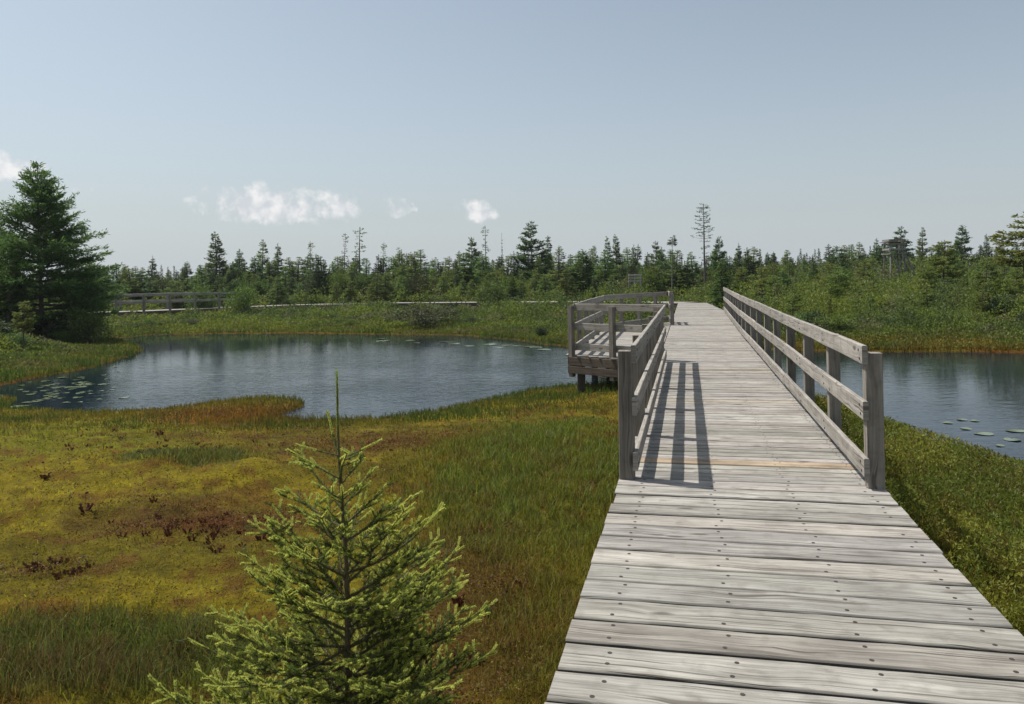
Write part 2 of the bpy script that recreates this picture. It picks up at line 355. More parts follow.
# ------------------------------------------------------------------ boards
TH = math.atan(.2249); U = np.array([math.sin(TH), math.cos(TH)]); Vv = np.array([math.cos(TH), -math.sin(TH)]); O0 = np.array([-.555, 0.])
def bw(s, t): q = O0+s*U+t*Vv; return float(q[0]), float(q[1])
class Boards:
    def __init__(s): s.V = []; s.F = []; s.C = []; s.UV = []; s.mi = []; s.n = 0
    def box(s, c, a, b_, hx, hy, hz, tint=None, ch=.006):
        """box centred at c, a = unit length axis, b_ = unit side axis; half sizes; chamfered long edges"""
        a = np.array(a, float); a /= np.linalg.norm(a); b_ = np.array(b_, float); b_ -= a*np.dot(a, b_); b_ /= np.linalg.norm(b_); w = np.cross(a, b_); c = np.array(c, float)
        s.sweep(lambda k: (c+a*hx*(2*k-1), b_, w), 1, hy, hz, 2*hx, tint, ch)
    def sweep(s, fr, n, hy, hz, length, tint=None, ch=.006, jit=0, edge=1.0):
        ch = min(ch, hy*.4, hz*.4)
        prof = [(-hy+ch, -hz), (hy-ch, -hz), (hy, -hz+ch), (hy, hz-ch), (hy-ch, hz), (-hy+ch, hz), (-hy, hz-ch), (-hy, -hz+ch)]
        if tint is None: tt = random.uniform(.8, 1.15); tint = (tt*random.uniform(.97, 1.03), tt, tt*random.uniform(.95, 1.03))
        u0, v0 = random.uniform(0, 60), random.uniform(0, 60); per = [0]
        for q in range(8):
            a, b_ = prof[q], prof[(q+1) % 8]; per.append(per[-1]+math.hypot(a[0]-b_[0], a[1]-b_[1]))
        b0 = s.n
        for k in range(n+1):
            c, ay, az = fr(k/n); jl = random.gauss(0, jit); jr = random.gauss(0, jit)
            for (y, z) in prof:
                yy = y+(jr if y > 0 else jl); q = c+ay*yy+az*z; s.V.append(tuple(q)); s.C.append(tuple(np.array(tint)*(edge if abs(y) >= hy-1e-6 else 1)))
        for k in range(n):
            for q in range(8):
                q2 = (q+1) % 8; s.F.append((b0+k*8+q, b0+k*8+q2, b0+(k+1)*8+q2, b0+(k+1)*8+q))
                ua, ub = u0+length*k/n, u0+length*(k+1)/n; s.UV += [(ua, v0+per[q]), (ua, v0+per[q+1]), (ub, v0+per[q+1]), (ub, v0+per[q])]; s.mi.append(0)
        for e, rev in ((b0, True), (b0+n*8, False)):
            f = list(range(e, e+8)); pr = list(prof)
            if rev: f = f[::-1]; pr = pr[::-1]
            s.F.append(tuple(f)); s.UV += [(u0+y_*.2, v0+z_) for y_, z_ in pr]; s.mi.append(0)
        s.n += 8*(n+1)
    def disc(s, c, r, mi=1):
        b0 = s.n
        for k in range(7):
            a = 2*math.pi*k/7; s.V.append((c[0]+r*math.cos(a), c[1]+r*math.sin(a), c[2])); s.C.append((1, 1, 1))
        s.F.append(tuple(range(b0, b0+7))); s.UV += [(0, 0)]*7; s.mi.append(mi); s.n += 7
    def line(s, p0, p1, hy, hz, **k):
        p0 = np.array(p0, float); p1 = np.array(p1, float); d = p1-p0; L_ = np.linalg.norm(d)
        side = np.cross(d, (0, 0, 1)); side = np.array((1., 0, 0)) if np.linalg.norm(side) < 1e-4 else side
        s.box((p0+p1)/2, d, side, L_/2, hy, hz, **k)
    def build(s, name, mats, parent=None, origin=(0, 0, 0)):
        me = bpy.data.meshes.new(name); o_ = np.array(origin)
        me.from_pydata([tuple(np.array(v)-o_) for v in s.V], [], s.F)
        a = me.color_attributes.new('Col', 'FLOAT_COLOR', 'POINT'); c4 = np.ones((s.n, 4), np.float32); c4[:, :3] = s.C; a.data.foreach_set('color', c4.ravel())
        u = me.uv_layers.new(name='UVMap'); u.data.foreach_set('uv', np.array(s.UV, np.float32).ravel())
        for m_ in mats: me.materials.append(m_)
        me.polygons.foreach_set('material_index', np.array(s.mi, np.int32)); me.update()
        ob = bpy.data.objects.new(name, me); COL.objects.link(ob)
        if parent: ob.parent = parent
        return ob
Zax = np.array((0, 0, 1.))
# ---- main boardwalk
bwk = empty('boardwalk', (*bw(6, .95), 0)); org = np.array(bwk.location)
tag(bwk, 'weathered grey plank boardwalk running straight away from the foreground across the pond', 'boardwalk')
WID = 1.90
pl = Boards(); s_ = 1.2; v3 = np.array((*Vv, 0)); u3 = np.array((*U, 0))
def tint():
    r = random.random(); t = random.uniform(.80, 1.14)
    if r < .03: return (t*1.03, t*.96, t*.86)
    if r < .22: t *= .84
    return (t*random.uniform(.98, 1.03), t, t*random.uniform(.96, 1.02))
while s_ < 45:
    w = (random.choice((.215, .235, .235, .24)) if s_ < 6.4 else random.choice((.14, .14, .19, .19, .185)))
    gap = random.uniform(.013, .026) if s_ < 6.4 else random.uniform(.008, .017)
    hy = (w-gap)/2; sc = s_+w/2; e0 = random.gauss(0, .005); e1 = random.gauss(0, .006); rot = random.gauss(0, .0025); zz = DECK-.02+random.gauss(0, .0022); bow = random.gauss(0, .0035)
    tl, tr = e0, WID+e1
    tr += .23*max(0, min(1, (s_-14)/20))
    if s_ > 33.9: tr -= (s_-33.9)*.05
    L_ = tr-tl; n = 14 if s_ < 9 else 4
    def fr(k, sc=sc, tl=tl, L_=L_, rot=rot, zz=zz, bow=bow):
        t = tl+L_*k; x, y = bw(sc+rot*(t-.95)+bow*math.sin(math.pi*k), t); return np.array((x, y, zz))-org, -u3, Zax
    if s_ < 6.4 and random.random() < .1: tc_ = random.uniform(.6, 1.3)
    tn_ = tint()
    if 6.75 < s_ < 6.93: tn_ = (1.12, .93, .72)
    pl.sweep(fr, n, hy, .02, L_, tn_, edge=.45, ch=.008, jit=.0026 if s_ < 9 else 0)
    if s_ < 20:
        for tn in (.19, .70, 1.23, 1.77):
            for q in (-1, 1):
                if random.random() < .04: continue
                x, y = bw(sc+q*hy*.52+random.gauss(0, .006)+rot*(tn-.95), tn+random.gauss(0, .012)+q*.008); pl.disc((x-org[0], y-org[1], zz+.0212), .0105 if s_ < 6.4 else .007)
    s_ += w
pl.build('deck', [MW, MNAIL], bwk)
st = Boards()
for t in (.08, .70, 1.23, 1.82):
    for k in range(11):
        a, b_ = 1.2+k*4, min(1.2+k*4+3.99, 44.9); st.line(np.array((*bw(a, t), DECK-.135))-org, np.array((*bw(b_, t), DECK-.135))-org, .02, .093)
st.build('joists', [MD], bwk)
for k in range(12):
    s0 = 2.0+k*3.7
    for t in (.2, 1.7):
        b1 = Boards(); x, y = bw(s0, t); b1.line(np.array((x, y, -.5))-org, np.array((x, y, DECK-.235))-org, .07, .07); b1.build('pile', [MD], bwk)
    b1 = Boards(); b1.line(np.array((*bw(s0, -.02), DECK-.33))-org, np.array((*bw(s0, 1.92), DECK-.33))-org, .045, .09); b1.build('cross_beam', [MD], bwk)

# ---- railings
def railing(name, pts, label, rail_side, spacing=1.617, posts=None, ends=(0, 0), post_h=.99, hw=.052, drop=.32):
    """pts: polyline of deck-edge points (s,t); rails on rail_side (+1: left of walking direction ... )"""
    P = [np.array(bw(*q)) for q in pts]; root = empty(name, (*P[0], DECK)); og = np.array((*P[0], DECK)); tag(root, label, 'railing', 'wooden railings of the near boardwalk')
    first = True
    for k in range(len(P)-1):
        a, b_ = P[k], P[k+1]; d = b_-a; L_ = np.linalg.norm(d); d = d/L_; nrm = np.array((-d[1], d[0]))*rail_side; n = max(1, round(L_/spacing))
        for q in range(0 if first else 1, n+1):
            c = a+d*L_*q/n; B = Boards(); hh = post_h+random.gauss(0, .008); lean = np.array((random.gauss(0, .006), random.gauss(0, .006)))
            w = hw if not (q == 0 and first) else hw*1.12
            c0 = np.array((*c, DECK-drop))-og; c1 = np.array((*(c+lean), DECK+hh))-og
            B.box((c0+c1)/2, c1-c0, (*d, 0), np.linalg.norm(c1-c0)/2, w, w, ch=.005, tint=tuple(np.array((1, .96, .9))*random.uniform(.7, 1.0)))
            B.build('post', [MR], root)
        first = False
        for h in (.97, .57, .155):
            # boards butt at a post every few spans
            cuts = list(range(0, n, 3))+[n]
            for q in range(len(cuts)-1):
                s0 = cuts[q]/n*L_-(.10 if q == 0 and k == 0 else -.003); s1 = cuts[q+1]/n*L_+(.08 if (q == len(cuts)-2 and k == len(P)-2) else 0)
                off = nrm*(hw+.021)
                p0 = np.array((*(a+d*s0+off), DECK+h+random.gauss(0, .004)))-og; p1 = np.array((*(a+d*s1+off), DECK+h+random.gauss(0, .004)))-og
                B = Boards(); nseg = max(2, int((s1-s0)/.8)); wob = [random.gauss(0, .003) for _ in range(nseg+1)]
                B.sweep(lambda kk, p0=p0, p1=p1, wob=wob, nseg=nseg, nrm=nrm: (p0+(p1-p0)*kk+Zax*wob[int(round(kk*nseg))], np.array((*nrm, 0)), Zax), nseg, .019, .068, s1-s0, tuple(np.array((1.0, .985, .96))*random.uniform(1.0, 1.25)), ch=.005)
                for qq in range(cuts[q], cuts[q+1]+1):
                    for e in (-1, 1):
                        bc = np.array((*(a+d*(L_*qq/n+.02*e)+nrm*(hw+.041)), DECK+h+.03*e))-og; m0 = len(B.mi); B.box(bc, (*nrm, 0), Zax, .003, .009, .009, tint=(1, 1, 1), ch=.003)
                        for z_ in range(m0, len(B.mi)): B.mi[z_] = 1
                B.build('rail', [MR, MNAIL], root)
    return root
railing('railing', [(6.23, 1.845), (20.78, 1.91), (33.7, 2.075)], 'long grey timber railing along the right side of the boardwalk', 1)
railing('railing', [(6.23, .055), (14.5, .055)], 'shorter timber railing on the left of the boardwalk, its rail shadows falling on the planks', -1)
railing('railing', [(14.75, -.02), (15.85, -1.78), (22.5, -1.88), (26.9, -.02), (25.3, .055)], 'angled railing round the viewing platform over the pond', -1, spacing=1.32, drop=.45)

# ---- viewing platform (boards parallel to the boardwalk's planks)
pf = empty('viewing_platform', (*bw(19, -.9), 0)); po = np.array(pf.location)
tag(pf, 'grey plank viewing platform jutting out over the water on the left of the boardwalk', 'viewing platform')
pb = Boards(); s_ = 14.75
while s_ < 26.8:
    w = random.choice((.14, .19)); sc = s_+w/2
    tl = -1.90 if 15.9 <= sc <= 22.5 else (-.06-1.84*(sc-14.7)/1.2 if sc < 15.9 else -.06-1.84*(26.9-sc)/4.4)
    tl = min(tl, -.12)
    def fr(k, sc=sc, tl=tl): x, y = bw(sc, tl+(-.02-tl)*k); return np.array((x, y, DECK-.021))-po, -u3, Zax
    pb.sweep(fr, 2, (w-.008)/2, .019, abs(tl), tint(), ch=.004); s_ += w
pb.build('deck', [MW], pf)
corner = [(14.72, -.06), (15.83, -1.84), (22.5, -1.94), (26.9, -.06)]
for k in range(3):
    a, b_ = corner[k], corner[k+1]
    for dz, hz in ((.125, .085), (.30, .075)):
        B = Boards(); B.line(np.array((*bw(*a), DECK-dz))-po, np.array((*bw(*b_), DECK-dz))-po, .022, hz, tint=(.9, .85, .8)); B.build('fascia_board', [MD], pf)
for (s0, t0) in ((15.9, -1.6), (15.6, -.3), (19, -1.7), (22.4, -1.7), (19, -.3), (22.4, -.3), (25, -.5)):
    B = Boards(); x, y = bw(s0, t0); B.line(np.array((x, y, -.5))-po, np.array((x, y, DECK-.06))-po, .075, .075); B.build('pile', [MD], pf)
# ---- far boardwalk curving round the pond
def far_walk():
    pts = [(10.1, 44.6), (7.5, 47.8), (4, 50.4), (-1.6, 52.8), (-8.5, 55.6), (-15.5, 55.4), (-19.5, 52), (-23.2, 48.2), (-28, 46.6), (-38, 46.8)]
    r = empty('boardwalk', (pts[3][0], pts[3][1], 0)); og = np.array(r.location); tag(r, 'distant pale boardwalk curving along the far side of the pond', 'boardwalk')
    B = Boards(); J = Boards(); P = [np.array(p_) for p_ in pts]
    for k in range(len(P)-1):
        a, b_ = P[k], P[k+1]; d = b_-a; L_ = np.linalg.norm(d); d = d/L_; nr_ = np.array((-d[1], d[0])); n = int(L_/.2)
        for q in range(n):
            c = a+d*(q+.5)*L_/n; B.box(np.array((*c, DECK-.02))-og, (*nr_, 0), (*d, 0), .85, L_/n/2-.004, .02, tint=tint())
        for off in (-.8, .8):
            J.line(np.array((*(a+nr_*off), DECK-.14))-og, np.array((*(b_+nr_*off), DECK-.14))-og, .03, .095)
        for q in range(int(L_/2.5)+1):
            for off in (-.7, .7):
                c = a+d*min(L_, q*2.5)+nr_*off; J.line(np.array((*c, -.2))-og, np.array((*c, DECK-.05))-og, .07, .07)
    B.build('deck', [MW], r); J.build('understructure', [MD], r)
    return P
FW = far_walk()
def far_rail(a, b_, label, n, off):
    a = np.array(a); b_ = np.array(b_); d = b_-a; L_ = np.linalg.norm(d); d /= L_; nr_ = np.array((-d[1], d[0])); a = a+nr_*off; b_ = b_+nr_*off
    r = empty('railing', (*a, DECK)); og = np.array(r.location); tag(r, label, 'railing', 'railings of the distant footbridge')
    for q in range(n+1):
        B = Boards(); c = a+(b_-a)*q/n; B.line(np.array((*c, DECK-.5))-og, np.array((*c, DECK+1.0))-og, .06, .06); B.build('post', [MR], r)
    for h in (.98, .55):
        B = Boards(); B.line(np.array((*a, DECK+h))-og, np.array((*b_, DECK+h))-og, .03, .075, tint=(1.1, 1.08, 1.05)); B.build('rail', [MW], r)
far_rail((-18.6, 52.4), (-24.2, 47.0), 'near side railing of the distant footbridge left of the pond', 5, 1.0)
far_rail((-20.2, 53.2), (-25.6, 48.4), 'far side railing of the distant footbridge, closer to the trees', 5, -1.0)

# ------------------------------------------------------------------ leaf / tree generators (numpy)
def unit(a): return a/(np.linalg.norm(a, axis=-1, keepdims=True)+1e-9)
def diamonds(P, D, ln, wd, rg, flat=0.0):
    """quads of length ln along D, random roll; flat>0 biases the face upward"""
    n = len(P); Rn = rg.normal(size=(n, 3)); Rn[:, 2] += 0; side = np.cross(D, Rn)
    if flat > 0: side = side*(1-flat)+np.cross(D, np.array((0, 0, 1.)))*flat*2
    side = unit(side); ln = np.asarray(ln).reshape(-1, 1); wd = np.asarray(wd).reshape(-1, 1)
    v = np.stack([P, P+D*ln*.45+side*wd*.5, P+D*ln, P+D*ln*.45-side*wd*.5], 1).reshape(-1, 3)
    f = np.arange(4*n).reshape(-1, 4); return v, f
class Tubes:
    def __init__(s): s.V = []; s.F = []; s.n = 0
    def add(s, pts, rad_, k=5):
        pts = np.asarray(pts, float); n = len(pts); b0 = s.n
        for i_ in range(n):
            d = pts[min(i_+1, n-1)]-pts[max(i_-1, 0)]; d = d/(np.linalg.norm(d)+1e-9); a = np.cross(d, (0.3, .9, .1)); a /= np.linalg.norm(a)+1e-9; b_ = np.cross(d, a)
            for q in range(k):
                t = 2*math.pi*q/k; s.V.append(pts[i_]+rad_[i_]*(a*math.cos(t)+b_*math.sin(t)))
        for i_ in range(n-1):
            for q in range(k): q2 = (q+1) % k; s.F.append((b0+i_*k+q, b0+i_*k+q2, b0+(i_+1)*k+q2, b0+(i_+1)*k+q))
        s.n += n*k
    def mesh(s, name): return np_mesh(name, np.array(s.V), np.array(s.F), smooth=True)
def colvar(n, c0, c1, rg, rep=4, amp=.25):
    t = rg.random((n, 1)); c = np.array(c0)*(1-t)+np.array(c1)*t; c = c*1.65*(1+amp*(rg.random((n, 1))-.5)*2); return np.repeat(c, rep, 0)

def conifer(seed, h=7, r=1.4, lo=.08, levels=22, per=5, top=.15, shape=1.0, tilt0=.5, tilt1=-.25, sag=.15, leaf=.17, wid=.075, dens=1.0, twig=.42,
            c0=(.02, .035, .012), c1=(.045, .065, .018), gap=.12, club=0, lean=.0, bark=None, flat=.2, name='spruce', bare=0.0, asym=0.0):
    rg = np.random.default_rng(seed); T = Tubes(); ph = rg.random(3)*6
    def axis(z):
        f = z/h; return np.array((lean*h*f*f+.012*h*math.sin(3*f+ph[0])*f, .012*h*math.sin(4*f+ph[1])*f, z))
    zs = np.linspace(0, h, 12); r0 = .011*h+.02
    T.add([axis(z) for z in zs], [r0*(1-.93*z/h)+.004 for z in zs], 6)
    T.V[:6] = [v-np.array((0, 0, .3)) for v in T.V[:6]]
    P = []; D = []; LN = []
    for k in range(levels):
        f = lo+(1-lo)*((k+.5*rg.random())/levels)**.92; z = f*h; g_ = (f-lo)/(1-lo)
        R_ = r*((1-g_)**shape)*(1-.35*math.exp(-g_*9))+top*r*.2*(1-g_)
        if club and g_ > .72: R_ = max(R_, club*r*math.sin(min(1, (1-g_)/.28)*2.6))
        if bare and g_ < bare: R_ *= rg.choice([.25, .5, .0, .8])
        if rg.random() < gap: R_ *= .45
        for q in range(per):
            if rg.random() < gap: continue
            a = rg.random()*6.283; L_ = R_*rg.uniform(.6, 1.12)*(1+asym*math.cos(a-ph[2]))
            if L_ < .05: continue
            ti = tilt0*g_+tilt1*(1-g_)+rg.normal()*.08
            o_ = axis(z+rg.normal()*.02*h/levels*3); dir_ = np.array((math.cos(a), math.sin(a), 0)); side = np.array((-math.sin(a), math.cos(a), 0))
            m_ = 6; ks = np.linspace(0, 1, m_); bend = rg.normal()*.12
            pts = np.array([o_+dir_*L_*t*math.cos(ti)+side*bend*L_*t*t+np.array((0, 0, L_*(t*math.sin(ti)-sag*t*(1-t)*2+sag*.5*t*t))) for t in ks])
            T.add(pts, [(.012+.012*L_)*(1-.85*t) for t in ks], 3)
            nt_ = max(3, int(L_*13*dens))
            sparse_branch = bare and g_ < bare
            for w_ in range(nt_):
                t = rg.uniform(.18 if not sparse_branch else .6, 1)**.85; x = t*(m_-1); i0 = min(int(x), m_-2); base = pts[i0]+(pts[i0+1]-pts[i0])*(x-i0)
                bd = pts[i0+1]-pts[i0]; bd = bd/(np.linalg.norm(bd)+1e-9); sg = rg.choice([-1, 1]); tl = (twig*L_*(1-t)*.9+.10+.05*L_)*rg.uniform(.6, 1.1)
                td = bd*.75+side*sg*rg.uniform(.5, 1)+np.array((0, 0, rg.normal()*.18)); td /= np.linalg.norm(td)
                nl = max(2, int(tl/leaf*3.6)); ts = rg.random(nl)
                P.append(base+td*(ts*tl)[:, None]+rg.normal(size=(nl, 3))*leaf*.16); dd = td+rg.normal(size=(nl, 3))*.42; D.append(dd); LN.append(np.full(nl, leaf)*rg.uniform(.6, 1.2, nl))
    # leader
    nl = 14; ts = rg.random(nl)*.08; P.append(np.array([axis(h*(1-t)) for t in ts])); D.append(rg.normal(size=(nl, 3))*.5+np.array((0, 0, 1))); LN.append(np.full(nl, leaf*.8))
    P = np.concatenate(P); D = unit(np.concatenate(D)); LN = np.concatenate(LN)
    v, f = diamonds(P, D, LN, LN*wid/leaf, rg, flat); C = colvar(len(P), c0, c1, rg)
    return (name, T.mesh(name+'_trunk'), bark or MB, np_mesh(name+'_crown', v, f, C))
def bush(seed, h=1.6, r=1.2, lobes=9, n=2600, leaf=.09, wid=.06, c0=(.04, .06, .012), c1=(.08, .11, .02), stems=7, name='shrub', low=.1, bark=None):
    rg = np.random.default_rng(seed); T = Tubes(); P = []; D = []
    for k in range(lobes):
        a = rg.random()*6.283; q = rg.random()**.6*r*.65; zz = h*rg.uniform(low+.2, .8)*(1-.35*q/r); c = np.array((q*math.cos(a), q*math.sin(a), zz)); lr = rg.uniform(.28, .5)*min(r, h*.8)
        T.add([(0, 0, -.15), c*.5+rg.normal(size=3)*.05, c], [.012*h+.006, .008*h+.004, .004], 4)
        m_ = n//lobes; d = unit(rg.normal(size=(m_, 3))); rr_ = lr*rg.random(m_)**.35*(1+.25*np.sin(d[:, 0]*7+k)*np.cos(d[:, 1]*6)); pp = c+d*rr_[:, None]*np.array((1.15, 1.15, .85)); keep = pp[:, 2] > .02
        P.append(pp[keep]); D.append((d+rg.normal(size=(m_, 3))*.8)[keep])
        for w_ in range(5):
            e = c+unit(rg.normal(size=3)+np.array((0, 0, .5)))*lr*.95; T.add([c*.8, (c+e)/2, e], [.006, .004, .002], 3)
    P = np.concatenate(P); D = unit(np.concatenate(D)); ln = leaf*rg.uniform(.6, 1.3, len(P)); v, f = diamonds(P, D, ln, ln*wid/leaf, rg, .15)
    return (name, T.mesh(name+'_stems'), bark or MB, np_mesh(name+'_leaves', v, f, colvar(len(P), c0, c1, rg)))
PROTO_CACHE = {}
def place(spec, x, y, h=None, hspec=1.0, rz=None, label='', cat='tree', group=None, wscale=1.0, zoff=0, name=None):
    nm, tr, bk, cr = spec; nm = name or nm
    z = float(ground(np.array([x]), np.array([y]))[0])-.03+zoff
    rt = empty(nm, (x, y, z), random.random()*6.28 if rz is None else rz)
    sc = (h/hspec) if h else 1; rt.scale = (sc*wscale, sc*wscale, sc)
    if not tr.materials: tr.materials.append(bk)
    if not cr.materials: cr.materials.append(MF)
    woody = cat in ('tree',)
    a = bpy.data.objects.new('trunk' if woody else 'stems', tr); COL.objects.link(a); a.parent = rt
    b_ = bpy.data.objects.new('crown' if woody else 'foliage', cr); COL.objects.link(b_); b_.parent = rt
    tag(rt, label, cat, group); return rt

DK0, DK1 = (.038, .066, .018), (.088, .125, .030)
sp_dense = [conifer(s, 7, 1.25, .05, 28, 7, dens=2.2, c0=DK0, c1=DK1, shape=.95) for s in (1, 2, 3)]
sp_slim = [conifer(s, 7, .75, .12, 28, 7, dens=2.2, c0=(.035, .058, .020), c1=(.075, .10, .032), shape=.8, tilt0=.3, tilt1=-.3) for s in (11, 12, 13)]
sp_club = [conifer(s, 8, .95, .38, 17, 4, club=.62, gap=.3, dens=.9, c0=DK0, c1=DK1, bare=.45, lean=l, tilt0=.15, tilt1=-.1) for s, l in ((21, .02), (22, -.03), (23, .0))]
larch = [conifer(s, 7, 1.15, .06, 26, 7, dens=2.0, c0=(.065, .10, .022), c1=(.12, .16, .04), gap=.18, leaf=.15, wid=.055, tilt0=.6, tilt1=.05, shape=.75, name='larch', twig=.5) for s in (31, 32, 33)]
pine = [conifer(s, 7, 2.0, .15, 18, 6, dens=1.8, c0=(.030, .056, .018), c1=(.07, .105, .032), gap=.15, leaf=.22, wid=.08, tilt0=.7, tilt1=.02, sag=.0, shape=.8, name='pine') for s in (41, 42)]
bog_sp = [conifer(s, 4, .95, .42, 10, 8, dens=2.2, c0=(.07, .095, .022), c1=(.14, .17, .036), gap=.15, tilt0=.1, tilt1=.05, shape=.45, leaf=.12, wid=.05, flat=.25, name='bog_spruce', lean=l) for s, l in ((51, .05), (52, -.04), (53, .02))]
snag = conifer(61, 8, .35, .45, 12, 3, dens=.35, gap=.4, c0=(.06, .065, .045), c1=(.09, .09, .07), bark=MBG, name='dead_spruce', twig=.2)
tall_larch = conifer(62, 9.5, 1.25, .42, 24, 5, dens=.50, gap=.12, c0=(.03, .045, .02), c1=(.06, .08, .035), club=.42, tilt0=.1, tilt1=-.1, leaf=.15, wid=.055, bare=.5, lean=-.035, name='larch', twig=.3, shape=.35)
palm_top = conifer(63, 8, .7, .88, 5, 7, dens=1.4, gap=.05, c0=(.03, .05, .02), c1=(.06, .08, .03), tilt0=.2, tilt1=-.1, shape=.4, bark=MBG, name='spruce', lean=-.02)
BUSHES = [bush(71, 1.6, 1.3, c0=(.05, .075, .012), c1=(.10, .13, .025)), bush(72, 1.3, 1.5, 12, 3600, .08, .05, c0=(.025, .035, .014), c1=(.06, .07, .03)), bush(73, 1.8, 1.1, 10, 3000, .09, .06, c0=(.04, .07, .015), c1=(.075, .11, .025)),
          bush(74, 1.0, 1.0, 8, 2400, .07, .045, c0=(.018, .028, .012), c1=(.04, .055, .02))]

# big dark pine standing on the left shore
big = conifer(81, 8.2, 3.8, .10, 32, 8, dens=1.7, c0=(.032, .064, .014), c1=(.085, .130, .030), gap=.1, leaf=.19, wid=.045, tilt0=.75, tilt1=-.02, sag=.02, shape=.82, twig=.42, name='pine', asym=.05, flat=.1)
x0, y0 = at(41, 33), 33
h0 = topz(41, 158, 33)-.35
place(big, x0, y0, h0, 8.2, wscale=1.03, label='big dark feathery pine standing on the left shore beside the pond', rz=.7)
place(big, at(-18, 35), 35, topz(-5, 200, 35)-.3, 8.2, label='second tall pine at the left edge, half out of the photo', wscale=1.1, rz=3.)
place(sp_dense[1], at(8, 31), 31, topz(8, 262, 31)-.3, 7, label='dense lower spruce between the two big pines on the left shore', wscale=2.2)
place(bog_sp[1], at(22, 27), 27, 1.75, 4, label='small young spruce in front of the big dark pine', name='young_spruce')
place(BUSHES[2], at(88, 31), 31, 1.9, 1.8, label='pale leafy bush at the right foot of the big dark pine', cat='bush', wscale=.85)
place(BUSHES[3], at(55, 32), 32, 1.2, 1.0, label='dark low bush under the big dark pine', cat='bush', wscale=1.5)
place(BUSHES[3], at(-5, 28), 28, 1.0, 1.0, label='dark low bush at the left edge under the pines', cat='bush', wscale=1.5)

# distinctive trees : (spec, hspec, px, top py, depth, width scale, label)
named = [
 (sp_slim[0], 7, 152, 256, 72, 1.1, 'small club topped spruce directly above the distant footbridge'),
 (sp_dense[0], 7, 215, 231, 74, 1.05, 'tall dense dark spruce behind the right end of the distant footbridge'),
 (sp_slim[1], 7, 240, 249, 78, 1.2, 'narrow spruce just right of the tall dense dark spruce'),
 (larch[0], 7, 262, 239, 80, .9, 'grey green spire tree leading the cluster under the largest cloud'),
 (sp_dense[1], 7, 277, 243, 80, .9, 'dark pointed spruce in the cluster under the largest cloud'),
 (sp_club[0], 8, 310, 241, 72, .8, 'thin crooked spruce with sparse tufts between the two larger clouds'),
 (sp_club[1], 8, 343, 233, 74, .7, 'thin sparse spruce left of the taller layered spruce'),
 (sp_club[2], 8, 359, 227, 72, 1.1, 'tall spruce with bare trunk and layered branches left of the centre'),
 (sp_club[0], 8, 383, 242, 76, .8, 'leaning bare trunked spruce right of the tall layered spruce'),
 (sp_club[1], 8, 397, 247, 76, .8, 'short club topped spruce leaning over the middle treeline'),
 (pine[1], 7, 471, 237, 70, .75, 'dark pine with broad upswept branches below the small right cloud'),
 (sp_club[2], 8, 485, 226, 72, .75, 'tall bare trunked spruce with tufted top below the small right cloud'),
 (snag, 8, 502, 233, 74, .5, 'thin nearly bare dead spruce stem rising above the middle treeline'),
 (pine[0], 7, 532, 221, 66, .85, 'tallest pine near the centre, open branches and pointed top'),
 (sp_slim[2], 7, 547, 235, 68, .8, 'slim spruce touching the right side of the tallest centre pine'),
 (sp_club[0], 8, 559, 245, 74, .8, 'small tufted spruce between the centre pine and the twin spruces'),
 (larch[1], 7, 594, 245, 82, .8, 'pale grey spire larch left of the twin dark spruces'),
 (sp_dense[2], 7, 607, 236, 70, .75, 'left one of the twin dark spruces above the viewing platform'),
 (sp_dense[0], 7, 615, 234, 71, .75, 'right one of the twin dark spruces above the viewing platform'),
 (sp_dense[1], 7, 634, 244, 74, .8, 'dark spruce just right of the twin spruces'),
 (pine[1], 7, 656, 241, 72, .7, 'dark spreading pine left of the slender pole like spruce'),
 (palm_top, 8, 671, 237, 60, .8, 'slender pole like spruce with one tuft of needles at its tip'),
 (tall_larch, 9.5, 704, 203, 60, .92, 'tallest thin tree beyond the boardwalk end, layered with a bare lower trunk'),
 (pine[0], 7, 719, 236, 62, .6, 'dark bushy conifer right against the tallest thin tree'),
 (sp_slim[0], 7, 738, 243, 66, .9, 'narrow conifer above the far end of the right railing'),
 (bog_sp[0], 4, 762, 267, 42, 1.15, 'stunted flat crowned spruce over the far end of the right railing'),
 (sp_dense[2], 7, 876, 238, 84, .9, 'dark round topped conifer left of the lookout tower'),
 (pine[1], 7, 901, 226, 78, .9, 'pointed pine right behind the lookout tower'),
 (larch[2], 7, 922, 227, 80, .8, 'open larch spire right of the lookout tower'),
 (pine[0], 7, 961, 225, 76, .8, 'dark wide crowned pine on the right skyline'),
 (sp_slim[1], 7, 986, 234, 80, .9, 'narrow spire on the skyline near the right edge'),
 (bog_sp[1], 4, 943, 240, 40, .95, 'layered bog spruce with bare trunk on the right bank'),
 (bog_sp[2], 4, 926, 262, 38, .85, 'shorter bog spruce beside the layered one on the right bank'),
 (bog_sp[0], 4, 950, 268, 44, .9, 'small bog spruce behind the layered one on the right bank'),
 (bog_sp[2], 4, 1022, 212, 38, 1.25, 'broad flat topped spruce cut by the right edge of the photo'),
 (snag, 8, 991, 262, 44, .7, 'grey dead stem among shrubs near the right edge'),
 (snag, 8, 773, 258, 44, .4, 'thin dead trunk beside the flat crowned spruce at the railing end'),
 (larch[0], 7, 835, 262, 50, 1.0, 'pale young larch among the shrubs above the right railing'),
 (larch[1], 7, 800, 282, 46, 1.0, 'small pale larch right of the railing end'),
]
placed = []
